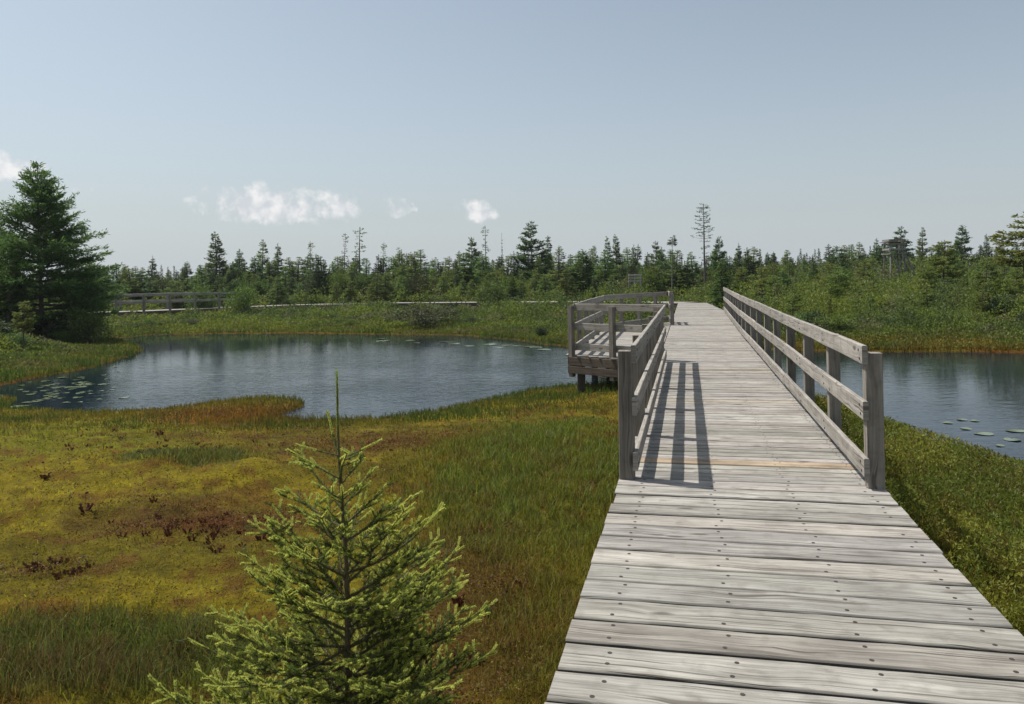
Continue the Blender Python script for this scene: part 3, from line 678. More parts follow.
for (sp, hsx, px, py, d, ws, lab) in named:
    x = at(px, d); zg = float(ground(np.array([x]), np.array([float(d)]))[0])
    hh = topz(px, py, d)-zg; x = px_dir(px, py)[0]*d; ws *= 1.5 if sp in sp_dense+sp_slim+pine+larch else 1.25
    o_ = place(sp, x, d, hh, hsx, label=lab, wscale=ws*(7/hsx if False else 1.0), rz=random.random()*6.28 if abs(sp[1].vertices[60].co.x) < 9 else 0)
    placed.append((x, d))
# distinctive bushes
for (sp, hx, px, topy, d, ws, lab) in [
 (BUSHES[1], 1.3, 425, 302, 38, 1.7, 'wide grey green bush on the far bank of the pond'),
 (BUSHES[2], 1.8, 488, 272, 50, .8, 'tall round green bush behind the distant boardwalk'),
 (BUSHES[0], 1.6, 245, 283, 48, .75, 'bright light green bush beside the distant footbridge'),
 (BUSHES[2], 1.8, 205, 277, 52, .8, 'mid green bush behind the right end of the distant footbridge'),
 (BUSHES[3], 1.0, 1000, 293, 30, 1.0, 'dark rounded bush on the right bank near the photo edge'),
 (BUSHES[3], 1.0, 540, 325, 31, .8, 'small dark bush on the bank left of the viewing platform'),
 (BUSHES[3], 1.0, 905, 303, 36, .9, 'dark bush under the bog spruces on the right bank'),
 (BUSHES[2], 1.8, 562, 290, 49, .5, 'narrow young conifer like bush behind the distant boardwalk'),
 (BUSHES[1], 1.3, 660, 300, 47, .9, 'grey green bush behind the platform railing'),
 ]:
    x = px_dir(px, topy)[0]*d; zg = float(ground(np.array([x]), np.array([float(d)]))[0]); place(sp, x, d, max(.4, topz(px, topy, d)-zg), hx, label=lab, cat='bush', wscale=ws)

# ---- filler trees of the treeline, each its own thing
kinds = [('dark dense spruce', sp_dense, 7), ('slim spruce', sp_slim, 7), ('feathery larch', larch, 7), ('bare trunked spruce', sp_club, 8), ('open pine', pine, 7)]
def fill(n, px0, px1, d0, d1, up0, up1, probs, where, rg):
    xs = np.linspace(px0, px1, n)+rg.normal(size=n)*(px1-px0)/n*.5
    for px in xs:
        d = rg.uniform(d0, d1); up = rg.uniform(up0, up1)+4.5; k = rg.choice(5, p=probs); nm, fam, hx = kinds[k]; x = (px-CX)/F*d
        if -30 < px < 80 and d < 60: continue
        if 874 < px < 912 and d < 62: continue
        zg = float(ground(np.array([x]), np.array([float(d)]))[0]); hh = EYE+up/F*d-zg
        if hh < .8: continue
        place(fam[rg.integers(len(fam))], x, d, hh, hx, label=f'{nm} standing in the {where}', group=f'{nm} trees in the {where}', wscale=rg.uniform(1.6, 2.7)*(1.1 if hh < 3 else 1.0))
rg = np.random.default_rng(5)
fill(40, -70, 230, 68, 100, 8, 20, (.25, .3, .35, .05, .05), 'treeline left of the pond', rg)
fill(44, 80, 235, 57, 68, -4, 17, (.15, .2, .6, 0, .05), 'treeline left of the pond', rg)
fill(58, 225, 660, 72, 100, 12, 28, (.25, .3, .35, .05, .05), 'treeline beyond the pond', rg)
fill(64, 225, 660, 60, 72, 3, 25, (.15, .3, .5, 0, .05), 'treeline beyond the pond', rg)
fill(60, 225, 665, 56, 64, -10, 6, (.1, .2, .7, 0, 0), 'treeline beyond the pond', rg)
fill(48, 655, 870, 62, 105, 4, 24, (.2, .3, .4, .05, .05), 'treeline beyond the end of the boardwalk', rg)
fill(44, 840, 1100, 74, 115, 10, 26, (.3, .25, .35, .05, .05), 'treeline behind the lookout tower', rg)
fill(36, 715, 1100, 44, 72, -10, 11, (.05, .25, .7, 0, 0), 'shrubby bog on the right', rg)
def fillbush(n, px0, px1, d0, d1, h0, h1, where, rg):
    for q in range(n):
        px = rg.uniform(px0, px1); d = math.exp(rg.uniform(math.log(d0), math.log(d1))); x = (px-CX)/F*d
        if signed(np.array([x]), np.array([d]))[0] < 2.2: continue
        b_, hx, kd = ((BUSHES[0], 1.6, 'bright green'), (BUSHES[1], 1.3, 'grey green'), (BUSHES[2], 1.8, 'mid green'), (BUSHES[3], 1.0, 'dark green'))[rg.choice(4, p=(.28, .22, .25, .25))]
        place(b_, x, d, rg.uniform(h0, h1), hx, label=f'{kd} heath bush growing on the {where}', cat='bush', group=f'{kd} bushes on the {where}', wscale=rg.uniform(1., 1.7))
fillbush(60, 720, 1090, 26.5, 60, .4, .95, 'right bank', rg)
fillbush(24, 130, 485, 38, 47, .25, .45, 'grassy far bank before the distant boardwalk', rg)
fillbush(30, 110, 620, 56, 64, .6, 1.4, 'far bank of the left pond', rg)
fillbush(10, -60, 95, 27, 36, .3, .8, 'left bank near the big pine', rg)
def filltree(n, px0, px1, d0, d1, up0, up1, where, rg):
    for q in range(n):
        px = rg.uniform(px0, px1); d = rg.uniform(d0, d1); x = (px-CX)/F*d; zg = float(ground(np.array([x]), np.array([d]))[0]); hh = EYE+rg.uniform(up0, up1)/F*d-zg
        k = rg.choice(3, p=(.4, .15, .45)); b_, hx, kd = ((BUSHES[0], 1.6, 'light green'), (BUSHES[1], 1.3, 'grey green'), (BUSHES[2], 1.8, 'mid green'))[k]
        if hh > .8 and not (870 < px < 915 and d < 64): place(b_, x, d, hh, hx, label=f'{kd} leafy young tree in the {where}', cat='tree', group=f'{kd} leafy trees in the {where}', wscale=rg.uniform(.45, .75), name='young_tree')
filltree(16, 90, 235, 58, 72, -4, 12, 'treeline left of the pond', rg)
filltree(44, 230, 660, 57, 74, -4, 17, 'treeline beyond the pond', rg)
filltree(26, 660, 1090, 56, 84, -4, 15, 'treeline on the right', rg)
def fillbog(n, px0, px1, d0, d1, rg):
    for q in range(n):
        px = rg.uniform(px0, px1); d = rg.uniform(d0, d1); x = (px-CX)/F*d
        if 872 < px < 915: continue
        place(bog_sp[rg.integers(3)], x, d, rg.uniform(1.1, 2.7), 4, label='stunted young spruce among the shrubs of the right bank', group='stunted spruces on the right bank', wscale=rg.uniform(.75, 1.2))
fillbog(36, 740, 1080, 30, 56, rg)

# ------------------------------------------------------------------ scattered stuff (one object each)
def scatter(n, a0, a1, r0, r1, rg):
    a = np.radians(rg.uniform(a0, a1, n)); r = np.exp(rg.uniform(math.log(r0), math.log(r1), n)); return r*np.sin(a), r*np.cos(a), r
def along(x, y): return (x-O0[0])*U[0]+(y-O0[1])*U[1], (x-O0[0])*Vv[0]+(y-O0[1])*Vv[1]
rg = np.random.default_rng(9)
# shrub carpet
x, y, r_ = scatter(900000, -38, 38, 20, 90, rg)
sd = signed(x, y); s1, t1 = along(x, y)
ok = (sd > .25) & ~((t1 > -.3) & (t1 < 2.2) & (s1 < 46)) & ~((t1 > -2.4) & (t1 < 0) & (s1 > 14) & (s1 < 28))
for k in range(len(FW)-1):
    a, b_ = FW[k], FW[k+1]; d = b_-a; tt = np.clip(((x-a[0])*d[0]+(y-a[1])*d[1])/np.dot(d, d), 0, 1); dist = np.hypot(x-a[0]-tt*d[0], y-a[1]-tt*d[1]); ok &= dist > 1.1
    # keep the strip in front of the far boardwalk low so the deck shows
x, y, r_, sd = x[ok], y[ok], r_[ok], sd[ok]
def canopy(x, y, sd):
    b1 = fbm(x*.55, y*.55, 3); b2 = fbm(x*2.3+30, y*2.3, 2); c = sstep(.42, .62, b1)
    hmax = .08+.14*sstep(1, 6, sd)+(1.0*c+.25*b2)*sstep(1.5, 7, sd)*(1+.3*sstep(60, 72, y))
    hmax = hmax*(.75+.5*sstep(.45,.6,fbm(x*.9+71, y*.9, 2)))
    lft = sstep(10, 7, x-.1*y)*sstep(58, 52, y)
    hmax *= 1-.35*lft*sstep(7, 2, sd)-.58*lft*sstep(38, 43, y)
    return hmax
ch = canopy(x, y, sd); u = rg.random(len(x))**.45; z = ground(x, y, sd)+ch*u
P = np.stack([x, y, z], 1); D = unit(rg.normal(size=P.shape)*np.array((.8, .8, .5))+np.array((0, 0, .7))); ln = r_*.0023*rg.uniform(.6, 1.4, len(x))+.018
v, f = diamonds(P, D, ln, ln*.5, rg, .1)
n1 = fbm(x*.35+80, y*.35, 3); n2 = fbm(x*1.3+8, y*1.3, 3); n3 = fbm(x*.9-30, y*.9+44, 3)
c = np.array((.098, .118, .020))[None]*np.ones((len(x), 1)); w = sstep(.45, .6, n2)[:, None]; c = c*(1-w)+np.array((.062, .080, .022))*w
w = sstep(.52, .66, n1)[:, None]*.8; c = c*(1-w)+np.array((.135, .15, .022))*w
w = sstep(.60, .72, n3)[:, None]*.8; c = c*(1-w)+np.array((.11, .10, .05))*w
w = (sstep(3.2, .8, sd)*(.35+.65*(x > 6)))[:, None]*sstep(.3, .6, n2)[:, None]; c = c*(1-w)+np.array((.13, .085, .014))*w
c *= 1.45*(1+(rg.random((len(x), 1))-.5)*.7)
tag(link('shrub_cover', np_mesh('shrub_cover', v, f, np.repeat(c, 4, 0)), None, MG), 'low green heath shrubs covering the bog around the ponds', 'shrubs', kind='stuff')
# near low shrubs right of the boardwalk
x, y, r_ = scatter(300000, -4, 42, 2.6, 21, rg); sd = signed(x, y); s1, t1 = along(x, y); ok = (sd > .02) & (t1 > 1.93) & (sd < 39)
x, y, r_, sd, t1 = x[ok], y[ok], r_[ok], sd[ok], t1[ok]
b1 = fbm(x*1.6, y*1.6, 3); b2 = fbm(x*6, y*6, 2); hm = (.10+.30*sstep(.35, .7, b1)*sstep(.1, 1.6, sd)+.08*b2)*sstep(0, .5, sd+.15); z = ground(x, y, sd)+hm*rg.random(len(x))**.5
P = np.stack([x, y, z], 1); D = unit(rg.normal(size=P.shape)*.7+np.array((0, 0, .8))); ln = .018+r_*.0022*rg.uniform(.5, 1.5, len(x)); v, f = diamonds(P, D, ln, ln*.36, rg, .1)
n2 = fbm(x*2+8, y*2, 3); n4 = fbm(x*7+8, y*7, 2); c = np.array((.095, .112, .016))*np.ones((len(x), 1)); w = sstep(.42, .62, n2)[:, None]; c = c*(1-w)+np.array((.165, .16, .022))*w
w = sstep(.58, .68, n4)[:, None]*.7; c = c*(1-w)+np.array((.09, .045, .015))*w; c *= 1.35*(1+(rg.random((len(x), 1))-.5)*.7)
tag(link('shrub_cover', np_mesh('near_shrub_cover', v, f, np.repeat(c, 4, 0)), None, MG), 'knee low yellow green shrubs between the boardwalk and the right pond', 'shrubs', kind='stuff')

# grass blades
def blades(x, y, z, h, w, lean, col, rg):
    n = len(x); a = rg.random(n)*6.283; b_ = rg.random(n)*6.283; base = np.stack([x, y, z], 1)
    sx = np.stack([np.cos(a), np.sin(a), np.zeros(n)], 1)*w[:, None]*.5; ld = np.stack([np.cos(b_), np.sin(b_), np.zeros(n)], 1)*(h*lean*rg.random(n))[:, None]
    up = np.array((0, 0, 1.))*h[:, None]
    v = np.stack([base-sx, base+sx, base+sx*.75+up*.55+ld*.35, base-sx*.75+up*.55+ld*.35, base+up*(1-.2*lean)+ld-sx*.1, base+up*(1-.2*lean)+ld+sx*.1], 1).reshape(-1, 3)
    i_ = np.arange(n)[:, None]*6; f = np.concatenate([i_+np.array([0, 1, 2, 3]), i_+np.array([3, 2, 5, 4])], 0)
    return v, f, np.repeat(col, 6, 0)
x, y, r_ = scatter(420000, -40, 42, 2.2, 26, rg); sd = signed(x, y); s1, t1 = along(x, y); ok = (sd > .0) & ~((t1 > 0.02) & (t1 < 1.88)) & (sd < 39)
x, y, r_, sd, t1 = x[ok], y[ok], r_[ok], sd[ok], t1[ok]
zc = zone_color(x, y, sd); n1 = fbm(x*1.3+3, y*1.3, 3); n2 = fbm(x*5, y*5, 2)
green = np.clip((zc[:, 1]-zc[:, 0])*30+.3, 0, 1); yell = np.clip((zc[:, 0]-.10)*12, 0, 1)
px_ = x/y*F+CX
def pmask(px, py, rx, ry):
    X_, Y_, a_, b2_, _, _ = patch(px, py, rx, ry, GRN); return sstep(1.2, .5, np.hypot((x-X_)/a_, (y-Y_)/b2_)+(n1-.5)*.8)
gm = np.maximum.reduce([pmask(540, 470, 150, 80), pmask(195, 460, 60, 14)*.8, pmask(60, 665, 200, 50), pmask(560, 600, 90, 140)*.7, pmask(240, 404, 80, 9)*.6, (t1 > 1.9)*.5])
bl0 = pmask(60, 665, 200, 50)
keep = rg.random(len(x)) < (1-.55*bl0*sstep(.35, .6, n2))*np.clip(.22+gm*1.0+.3*sstep(.5, .65, n1), 0, 1)*(1-.55*yell*(1-gm))
x, y, r_, sd, zc, gm, n1, n2, t1 = [q[keep] for q in (x, y, r_, sd, zc, gm, n1, n2, t1)]
h = (.022+.075*gm*(.5+1.0*n1)+.03*rg.random(len(x)))*(.6+.8*rg.random(len(x)))*sstep(-.1, .4, sd+.1); bl = pmask(60, 665, 200, 50)*sstep(.3, .55, n1+.25*(n2-.5)); h *= 1+.7*bl
w = np.maximum(.0022, r_*.00085)*rg.uniform(.7, 1.3, len(x))
c = zc*1.5; sp_ = pmask(240, 406, 90, 9); gm = gm*(1-.8*sp_); gcol = np.array((.145, .180, .024))*np.ones((len(x), 1)); q = (rg.random(len(x)) < .22+.2*sstep(.5, .7, n2)); gcol[q] = (.16, .10, .022); q = rg.random(len(x)) < .12; gcol[q] = (.17, .16, .06)
bb = (gm*.75)[:, None]; c = c*(1-bb)+gcol*bb; bb = bl[:, None]*.6; c = c*(1-bb)+np.array((.080, .080, .032))*bb; qq = (rg.random(len(x)) < .35*bl); c[qq] = (.14, .075, .03); c *= (1+(rg.random((len(x), 1))-.5)*1.1)
v, f, cc = blades(x, y, ground(x, y, sd)-.005, h, w, .9, c, rg)
tag(link('grass', np_mesh('grass', v, f, cc), None, MG), 'short sedge and grass growing over the bog moss by the boardwalk', 'grass', kind='stuff')
x, y, r_ = scatter(330000, -40, 16, 2.6, 20, rg); sd = signed(x, y); s1, t1 = along(x, y); n1 = fbm(x*1.1+60, y*1.1, 3); n2 = fbm(x*3.7+3, y*3.7, 3)
def pm2(px, py, rx, ry):
    X_, Y_, a_, b2_, _, _ = patch(px, py, rx, ry, GRN); return sstep(1.25, .5, np.hypot((x-X_)/a_, (y-Y_)/b2_)+(n1-.5)*1.2)
redm = np.maximum.reduce([pm2(200, 520, 110, 20)*1.1, pm2(380, 438, 100, 14)*.9, pm2(240, 404, 80, 8), pm2(480, 590, 70, 110)*.8, pm2(60, 575, 60, 12)*.7, pm2(230, 425, 130, 8)*.8])
ok = (sd > .05) & (sd < 39) & (t1 < -.02) & (rg.random(len(x)) < .10+.7*redm*sstep(.42, .58, n2)+.35*sstep(.55, .65, n2)); x, y, r_, redm, n2, sd = [q[ok] for q in (x, y, r_, redm, n2, sd)]
P = np.stack([x, y, ground(x, y, sd)+.05*rg.random(len(x))*(.4+redm)], 1); D = unit(rg.normal(size=P.shape)*np.array((1, 1, .5))+np.array((0, 0, .35))); ln = .010+r_*.0017*rg.uniform(.5, 1.5, len(x)); v, f = diamonds(P, D, ln, ln*.42, rg, .15)
pal = np.array([(.13, .035, .018), (.17, .075, .018), (.10, .055, .020), (.12, .12, .015), (.20, .16, .02)]); pr = rg.random(len(x)); k = np.where(pr < .25+.3*redm, 0, np.where(pr < .45+.3*redm, 1, np.where(pr < .62+.25*redm, 2, np.where(pr < .85, 3, 4)))); c = pal[k]*(1+(rg.random((len(x), 1))-.5)*.8)
tag(link('bog_herbs', np_mesh('bog_herbs', v, f, np.repeat(c, 4, 0)), None, MG), 'tiny red, brown and yellow leaves of low plants on the bog moss', 'plants', kind='stuff')
# shoreline sedge on the far banks
x, y, r_ = scatter(260000, -38, 40, 13, 50, rg); sd = signed(x, y); ok = (sd > -.02) & (sd < 3.5) & (rg.random(len(x)) < np.exp(-sd*.5)); x, y, r_, sd = x[ok], y[ok], r_[ok], sd[ok]
s1, t1 = along(x, y); ok = ~((t1 > -.1) & (t1 < 2.0)); x, y, r_, sd = x[ok], y[ok], r_[ok], sd[ok]
n1 = fbm(x*.8, y*.8, 3); h = (.10+.22*n1)*rg.uniform(.5, 1.3, len(x)); h *= np.where(y < 20, .5, 1); w = np.maximum(.003, r_*.0009); q = sstep(.4, .6, n1)[:, None]
c = np.array((.115, .105, .014))*(1-q)+np.array((.060, .085, .014))*q; c = c*1.3; spx_ = np.exp(-(((x-unproj(240, 406, .2)[0])/2.3)**2+((y-unproj(240, 406, .2)[1])/1.3)**2))[:, None]; c = c*(1-spx_*.8)+np.array((.17, .078, .018))*spx_*.8; ru = (sstep(.9, .2, sd)*(x > 5))[:, None]*.75; c = c*(1-ru)+np.array((.14, .07, .014))*ru; c *= (1+(rg.random((len(x), 1))-.5)*.6)
v, f, cc = blades(x, y, ground(x, y, sd)-.01, h, w, .6, c, rg)
tag(link('sedge', np_mesh('sedge', v, f, cc), None, MG), 'yellow green sedge fringing the shores of the ponds', 'grass', kind='stuff')

# far-off wood behind the individual trees: one mass
n = 190000; a = np.radians(rg.uniform(-40, 40, n)); cell = np.floor(a*300); hh = _tab[(cell.astype(int)) & 255, 11]; r_ = 118+hh*60+rg.normal(size=n)*1.2; rr2 = rg.random(n)
ca = (cell+.5)/300+(_tab[(cell.astype(int)) & 255, 91]-.5)*.002; top = 2.4+2.6*_tab[(cell.astype(int)) & 255, 37]; z = top*rr2; half = (1-rr2)*.0095+.0003; a2 = ca+(rg.random(n)-.5)*half
x = r_*np.sin(a2); y = r_*np.cos(a2)
P = np.stack([x, y, ground(x, y)+z], 1); D = unit(rg.normal(size=P.shape)*np.array((1, 1, .4))); ln = rg.uniform(.25, .5, n)*(1.1-.75*rr2); v, f = diamonds(P, D, ln, ln*.55, rg)
c = np.array((.030, .048, .020))+np.array((.02, .028, .008))*_tab[(cell.astype(int)) & 255, 55][:, None]; c = c*(1+(rg.random((n, 1))-.5)*.5)
tag(link('far_wood', np_mesh('far_wood', v, f, np.repeat(c, 4, 0)), None, MG), 'dark low forest closing the horizon behind the treeline', 'forest', kind='stuff')

# ------------------------------------------------------------------ lookout tower
def tower():
    d = 60; px = 894; x = px_dir(px, 250)[0]*d; zg = float(ground(np.array([x]), np.array([float(d)]))[0]); r = empty('lookout_tower', (x, d, zg)); tag(r, 'grey timber lookout tower standing at the treeline on the right', 'tower')
    top = topz(px, 243, d)-zg; fl = topz(px, 254, d)-zg
    for sx in (-1, 1):
        for sy in (-1, 1):
            B = Boards(); B.line((sx*.62, sy*.6, -.2), (sx*.48, sy*.48, top), .05, .05); B.build('leg', [MR], r)
    B = Boards()
    for k in range(5): B.box((0, -.58+k*.29, fl), (1, 0, 0), (0, 1, 0), .66, .14, .03)
    B.build('floor', [MR], r)
    for h_ in (.35, .75, 1.05):
        for sy in (-1, 1):
            if fl+h_ < top+.3:
                B = Boards(); B.line((-.6, sy*.6, fl+h_), (.6, sy*.6, fl+h_), .03, .07); B.build('rail', [MR], r)
        for sx in (-1, 1):
            B = Boards(); B.line((sx*.62, -.55, fl+h_), (sx*.62, .55, fl+h_), .03, .07); B.build('rail', [MR], r)
    B = Boards(); B.line((-.58, -.66, .5), (.5, -.6, fl-.1), .03, .045); B.line((.58, -.72, .5), (-.5, -.66, fl-.1), .03, .045); B.build('brace', [MR], r)
    B = Boards()
    for k in range(4): B.box((0, -.6+k*.4, top+.06), (1, 0, 0), (0, 1, 0), .75, .19, .025)
    B.build('roof', [MD], r)
    B = Boards()
    for k in range(8): B.line((.75+.14*k, -.3, fl-k*.3), (.75+.14*k, .3, fl-k*.3), .08, .02)
    B.line((.68, -.35, fl), (1.9, -.35, .0), .03, .06); B.line((.68, .35, fl), (1.9, .35, .0), .03, .06); B.build('stair', [MR], r)
tower()
def far_boards(px, py, d, w, n, label, name='fence'):
    x = px_dir(px, py)[0]*d; z = topz(px, py, d); zg = float(ground(np.array([x]), np.array([float(d)]))[0]); r = empty(name, (x, d, zg)); tag(r, label, 'fence')
    for q in (-1, 0, 1):
        B = Boards(); B.line((q*w*.45, 0, -.2), (q*w*.45, 0, z-zg), .05, .05); B.build('post', [MR], r)
    for k in range(n):
        B = Boards(); B.line((-w/2, -.08, z-zg-.08-k*.21), (w/2, -.08, z-zg-.08-k*.21), .025, .055, tint=(1.3, 1.28, 1.25)); B.build('rail', [MW], r)
far_boards(635, 274, 56, .95, 3, 'small pale wooden rail fence half hidden in the shrubs above the platform')
far_boards(885, 268, 68, 3.4, 1, 'low pale rail at the foot of the lookout tower')

# ------------------------------------------------------------------ lily pads
MLP = flat_mat('lily_pad', (.13, .16, .09), .16)
def pad(r):
    vs = [(0, 0, .004)]; k = 16
    for q in range(k+1):
        a = .22+(2*math.pi-.44)*q/k; rr = r*(1+.05*math.sin(3*a)); vs.append((rr*math.cos(a), rr*math.sin(a), .004+.004*math.sin(2*a)))
    n = len(vs); lo = [(a, b_, c-.003) for a, b_, c in vs]; F_ = [(0, q, q+1) for q in range(1, n-1)]+[(n, n+q+1, n+q) for q in range(1, n-1)]
    ring = list(range(n))
    F_ += [(ring[(q+1) % n], ring[q], n+ring[q], n+ring[(q+1) % n]) for q in range(n)]
    me = bpy.data.meshes.new('lily_pad'); me.from_pydata(vs+lo, [], F_); me.update(); me.materials.append(MLP); return me
PM = [pad(.14), pad(.17)]
def lily(px, py, sc, label, group):
    x, y = unproj(px, py, 0); o_ = bpy.data.objects.new('lily_pad', PM[random.randrange(2)]); COL.objects.link(o_); o_.location = (x, y, .004+random.uniform(0, .003)); o_.rotation_euler = (random.gauss(0, .015), random.gauss(0, .015), random.random()*6.28)
    o_.scale = (sc, sc, 1); tag(o_, label, 'lily pad', group)
for px, py, sc in ((1016, 431, 1.2), (984, 434, 1.15), (966, 429, .75), (962, 420, .6), (975, 421, .55), (1012, 440, .8), (948, 423, .6), (1000, 446, .5)):
    lily(px, py, sc*.8, 'round green lily pad floating on the right pond', 'lily pads on the right pond')
for k in range(80):
    t = random.random(); px = 2+t*108+random.gauss(0, 6); py = 398-t*16+random.gauss(0, 7)
    if py > 409: continue
    if 0 <= px and signed(*[np.array([q]) for q in unproj(px, py, 0)])[0] < -.15: lily(px, py, random.uniform(.35, .85), 'pale lily pad floating at the shaded left end of the pond', 'lily pads at the left end of the pond')
for k in range(22):
    px = 375+random.random()*170; py = 337+(px-375)*.055+random.random()*3+1
    if signed(*[np.array([q]) for q in unproj(px, py, 0)])[0] < -.1: lily(px, py, random.uniform(1, 1.6), 'small lily pad along the far bank of the left pond', 'lily pads along the far bank')

# ------------------------------------------------------------------ pitcher plants
MPP = foliage_mat('pitcher_red', var=.35, trans=.15, rough=.35)
def pitcher(seed, n=9, stalk=True):
    rg = np.random.default_rng(seed); T = Tubes()
    for k in range(n):
        a = rg.random()*6.28; L_ = rg.uniform(.07, .13); d = np.array((math.cos(a), math.sin(a), 0)); o_ = d*.01
        pts = [o_+d*L_*t*.8+np.array((0, 0, L_*t**1.8*.9)) for t in np.linspace(0, 1, 6)]; T.add(pts, [.004, .009, .014, .016, .014, .024], 6)
    V_ = np.array(T.V); C = np.array((.11, .032, .024))*(.5+1.1*rg.random((len(V_), 1))); g_ = rg.random(len(V_)) < .2; C[g_] = (.09, .07, .02)
    body = np_mesh('pitchers', V_, np.array(T.F), C, smooth=True); body.materials.append(MPP); st_ = None
    if stalk:
        T = Tubes(); T.add([(0, 0, 0), (.01, 0, .15), (.015, .005, .30), (.03, .005, .335), (.045, .005, .325)], [.0035, .003, .003, .003, .003], 5)
        c = np.array((.05, .005, .31)); T.add([c+(0, 0, .02), c+(0, 0, .012), c-(0, 0, .004), c-(0, 0, .018)], [.004, .02, .026, .006], 8); V_ = np.array(T.V)
        st_ = np_mesh('flower_stalk', V_, np.array(T.F), np.array((.11, .028, .018))*np.ones((len(V_), 1)), smooth=True); st_.materials.append(MPP)
    return body, st_
PPS = [pitcher(1), pitcher(2, 12), pitcher(3, 7)]
def put_pp(px, py, sc, flower, lab='dark red pitcher plant clump on the yellow moss left of the small spruce'):
    x, y = unproj(px, py, .3); sd_v = signed(np.array([x]), np.array([y]))[0]
    if sd_v < .1: return
    z = float(ground(np.array([x]), np.array([y]))[0]); r = empty('pitcher_plant', (x, y, z-.01), random.random()*6.28); r.scale = (sc,)*3; b_, s2 = PPS[random.randrange(3)]
    o_ = bpy.data.objects.new('pitchers', b_); COL.objects.link(o_); o_.parent = r
    if flower and s2: o_ = bpy.data.objects.new('flower_stalk', s2); COL.objects.link(o_); o_.parent = r
    tag(r, lab, 'pitcher plant', 'pitcher plants on the moss')
for k in range(46): put_pp(random.gauss(205, 42), random.gauss(525, 15), random.uniform(.22, .42), random.random() < .15)
for k in range(16): put_pp(random.gauss(60, 20), random.gauss(572, 8), random.uniform(.3, .5), random.random() < .15)
for k in range(34): put_pp(random.uniform(60, 420), random.gauss(440, 9), random.uniform(.25, .42), random.random() < .3)
for k in range(18): put_pp(random.gauss(470, 25), random.gauss(600, 55), random.uniform(.3, .5), random.random() < .3, 'dark red pitcher plant clump behind the right side of the small spruce')
for (px, py, l) in ((160, 428, 'lone pitcher plant flower standing up against the pond'), (45, 482, 'pitcher plant with a nodding flower on the moss near the left edge'), (85, 512, 'flowering pitcher plant on the yellow moss left of the dark red clumps')):
    put_pp(px, py, .6, True, l)

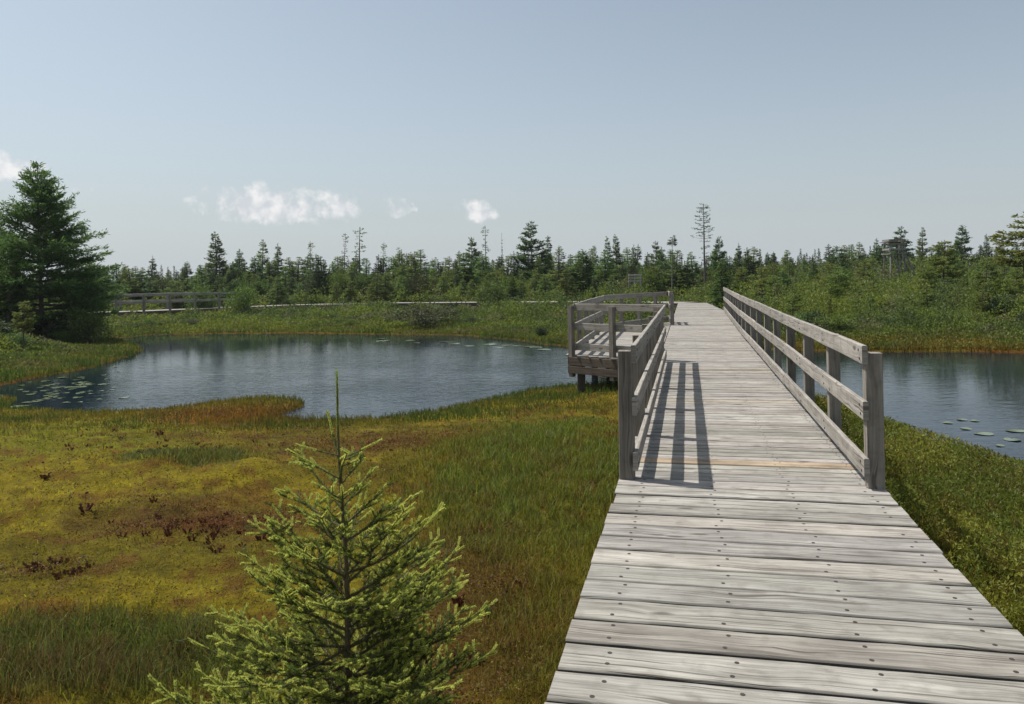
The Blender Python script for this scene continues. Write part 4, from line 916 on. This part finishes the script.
# ------------------------------------------------------------------ foreground spruce sapling
def sapling():
    rg = np.random.default_rng(17); bx, by = -.600, 2.80; z0 = float(ground(np.array([bx]), np.array([by]))[0])-.02; H = 2.112-z0
    r = empty('spruce_sapling', (bx, by, z0)); tag(r, 'small young spruce with pale new shoots in the near foreground left of the boardwalk', 'tree')
    T = Tubes(); ax = lambda z: np.array((-.038*(z/H)**1.5+.006*math.sin(z*7), .01*math.sin(z*5), z)); zs = np.linspace(0, H, 26)
    T.add([ax(z) for z in zs], [.017*(1-z/H)+.0022+.001*math.sin(z*40) for z in zs], 8)
    shoots = []                       # (p0, p1, kind) kind 0 old, 1 new
    def shoot(p, d, L_, new):
        n = max(2, int(L_/.03)+1); pts = [p]; dd = d.copy()
        for k in range(n): dd = unit(dd+np.array((0, 0, .05))+rg.normal(size=3)*.03); pts.append(pts[-1]+dd*L_/n)
        pts = np.array(pts); T.add(pts, np.linspace(.0028, .0014, len(pts)), 4); cut = L_-new
        for k in range(n): shoots.append((pts[k], pts[k+1], 1 if (k+.5)/n*L_ > cut else 0))
        return pts, dd
    z = H-.295; lev = [(z, 4, .165, .55, True)]+[(z_, 1, .66, .10, 'low') for z_ in (.30, .34, .38, .42, .46, .50)]; zz = z
    while zz > .12:
        zz -= rg.uniform(.05, .075) if H-zz > .75 else rg.uniform(.07, .095); g_ = (H-zz); Lb = .13+.40*(g_-.29)+.05*min(1, g_*1.4); lev.append((zz, rg.integers(5, 8) if g_ > .7 else rg.integers(3, 6), min(Lb, .60), .72-.72*min(1, (g_-.3)/.9), False))
    # small twigs on the leader
    for (zl, n, Lb, tilt, first) in lev:
        a0 = rg.random()*6.28
        for k in range(n):
            a = a0+6.283*k/n+rg.normal()*.25
            if first == 'low': a = math.pi+rg.uniform(-.35, .35)
            elif first: a = (0.05, 3.2, 2.2, 5.1)[k]
            L_ = Lb*rg.choice([.55, .75, .95, 1.05, 1.2]) if not first else (Lb*rg.uniform(.8, 1.08) if first == 'low' else Lb*(1, .95, 1.15, .8)[k]); L_ *= 1+(.12 if zl < .8 and first != 'low' else 0)*math.cos(a-3.3); ti = tilt+rg.normal()*.15 if first is not True else (.28, .2, .95, .35)[k]
            d = np.array((math.cos(a)*math.cos(ti), math.sin(a)*math.cos(ti), math.sin(ti))); p = ax(zl+rg.normal()*.012)
            n2 = max(4, int(L_/.040)); pts = [p]; dd = d.copy()
            for q in range(n2): dd = unit(dd+np.array((0, 0, .035))+rg.normal(size=3)*.035); pts.append(pts[-1]+dd*L_/n2)
            pts = np.array(pts); T.add(pts, np.linspace(.0055 if L_ > .2 else .0032, .0015, len(pts)), 5)
            for q in range(n2):
                f_ = (q+.5)/n2; shoots.append((pts[q], pts[q+1], 1 if (1-f_)*L_ < .085 else 0))
                if first is True or f_ < .12: continue
                for sg in (-1, 1):
                    if rg.random() < (.38 if zl < H-.8 else .5): continue
                    sd2 = np.cross(dd, (0, 0, 1)); sd2 /= np.linalg.norm(sd2)+1e-9; dir2 = unit(dd*.8+sd2*sg*rg.uniform(.7, 1.0)+np.array((0, 0, rg.normal()*.16+.05)))
                    L2 = (.035+.42*(1-f_)*L_)*rg.uniform(.6, 1.2); nw = rg.uniform(.035, .065); p2, d2 = shoot(pts[q+1], dir2, L2, nw if rg.random() < .8 else .0)
                    if L2 > .085:
                        for w_ in range(int(L2/.03)):
                            t = rg.integers(1, len(p2)-1) if len(p2) > 2 else 1; s3 = rg.choice([-1, 1]); sd3 = unit(np.cross(d2, (0, 0, 1))); shoot(p2[t], unit(d2*.8+sd3*s3*.9+np.array((0, 0, rg.normal()*.25))), rg.uniform(.035, .07), rg.uniform(.025, .045))
    for z_ in np.linspace(H-.60, H-.02, 16): shoots.append((ax(z_), ax(z_+.037), 0 if z_ < H-.30 else 2))
    # crowd of short inner twigs keeps the lower tree dense
    tr_ = T.mesh('sapling_wood'); tr_.materials.append(bark_mat('sapling_bark', (.085, .06, .03), (.20, .15, .075), 60)); link('trunk', tr_, r)
    A = np.array([s[0] for s in shoots]); B = np.array([s[1] for s in shoots]); K = np.array([s[2] for s in shoots]); Ls = np.linalg.norm(B-A, axis=1)
    for kind, nm, den in ((0, 'needles', 1500), (1, 'new_growth', 3400), (2, 'leader_needles', 3200)):
        m_ = K == kind; cnt = np.maximum(4, (Ls[m_]*den).astype(int)); idx = np.repeat(np.where(m_)[0], cnt); n = len(idx); t = rg.random(n)[:, None]; ax_ = unit(B[idx]-A[idx]); P = A[idx]+(B[idx]-A[idx])*t
        q = rg.normal(size=(n, 3)); q = unit(q-ax_*(q*ax_).sum(1)[:, None]); q[:, 2] += .25; D = unit(ax_*(.75 if kind else .55)+q*(.72 if kind == 0 else .62)); ln = rg.uniform(.008, .0125, n)*(.78 if kind else 1.0)*(1.15 if kind == 2 else 1)
        v, f = diamonds(P+q*.001, D, ln, np.full(n, .0019 if kind != 1 else .0022), rg)
        c0, c1 = {0: ((.035, .068, .012), (.080, .118, .020)), 1: ((.23, .29, .06), (.40, .43, .11)), 2: ((.17, .21, .04), (.26, .28, .06))}[kind]
        me = np_mesh(nm, v, f, colvar(n, c0, c1, rg, 4, .2)); me.materials.append(MG); link(nm, me, r)
    print('sapling', len(shoots))
sapling()

# ------------------------------------------------------------------ haze
hb = bpy.data.meshes.new('haze'); a_, b_, z0, z1 = 320, 320, -2.0, 24.0
hb.from_pydata([(-a_, -30, z0), (a_, -30, z0), (a_, b_, z0), (-a_, b_, z0), (-a_, -30, z1), (a_, -30, z1), (a_, b_, z1), (-a_, b_, z1)], [], [(0, 3, 2, 1), (4, 5, 6, 7), (0, 1, 5, 4), (1, 2, 6, 5), (2, 3, 7, 6), (3, 0, 4, 7)]); hb.update()
m, nt = mat('haze'); o = N(nt, 'ShaderNodeOutputMaterial'); pv = N(nt, 'ShaderNodeVolumePrincipled'); pv.inputs['Color'].default_value = (.86, .92, 1, 1); pv.inputs['Density'].default_value = .00022; pv.inputs['Anisotropy'].default_value = .3
nt.links.new(pv.outputs[0], o.inputs['Volume']); tag(link('haze', hb, None, m), 'thin pale summer haze over the bog', 'haze', kind='stuff')
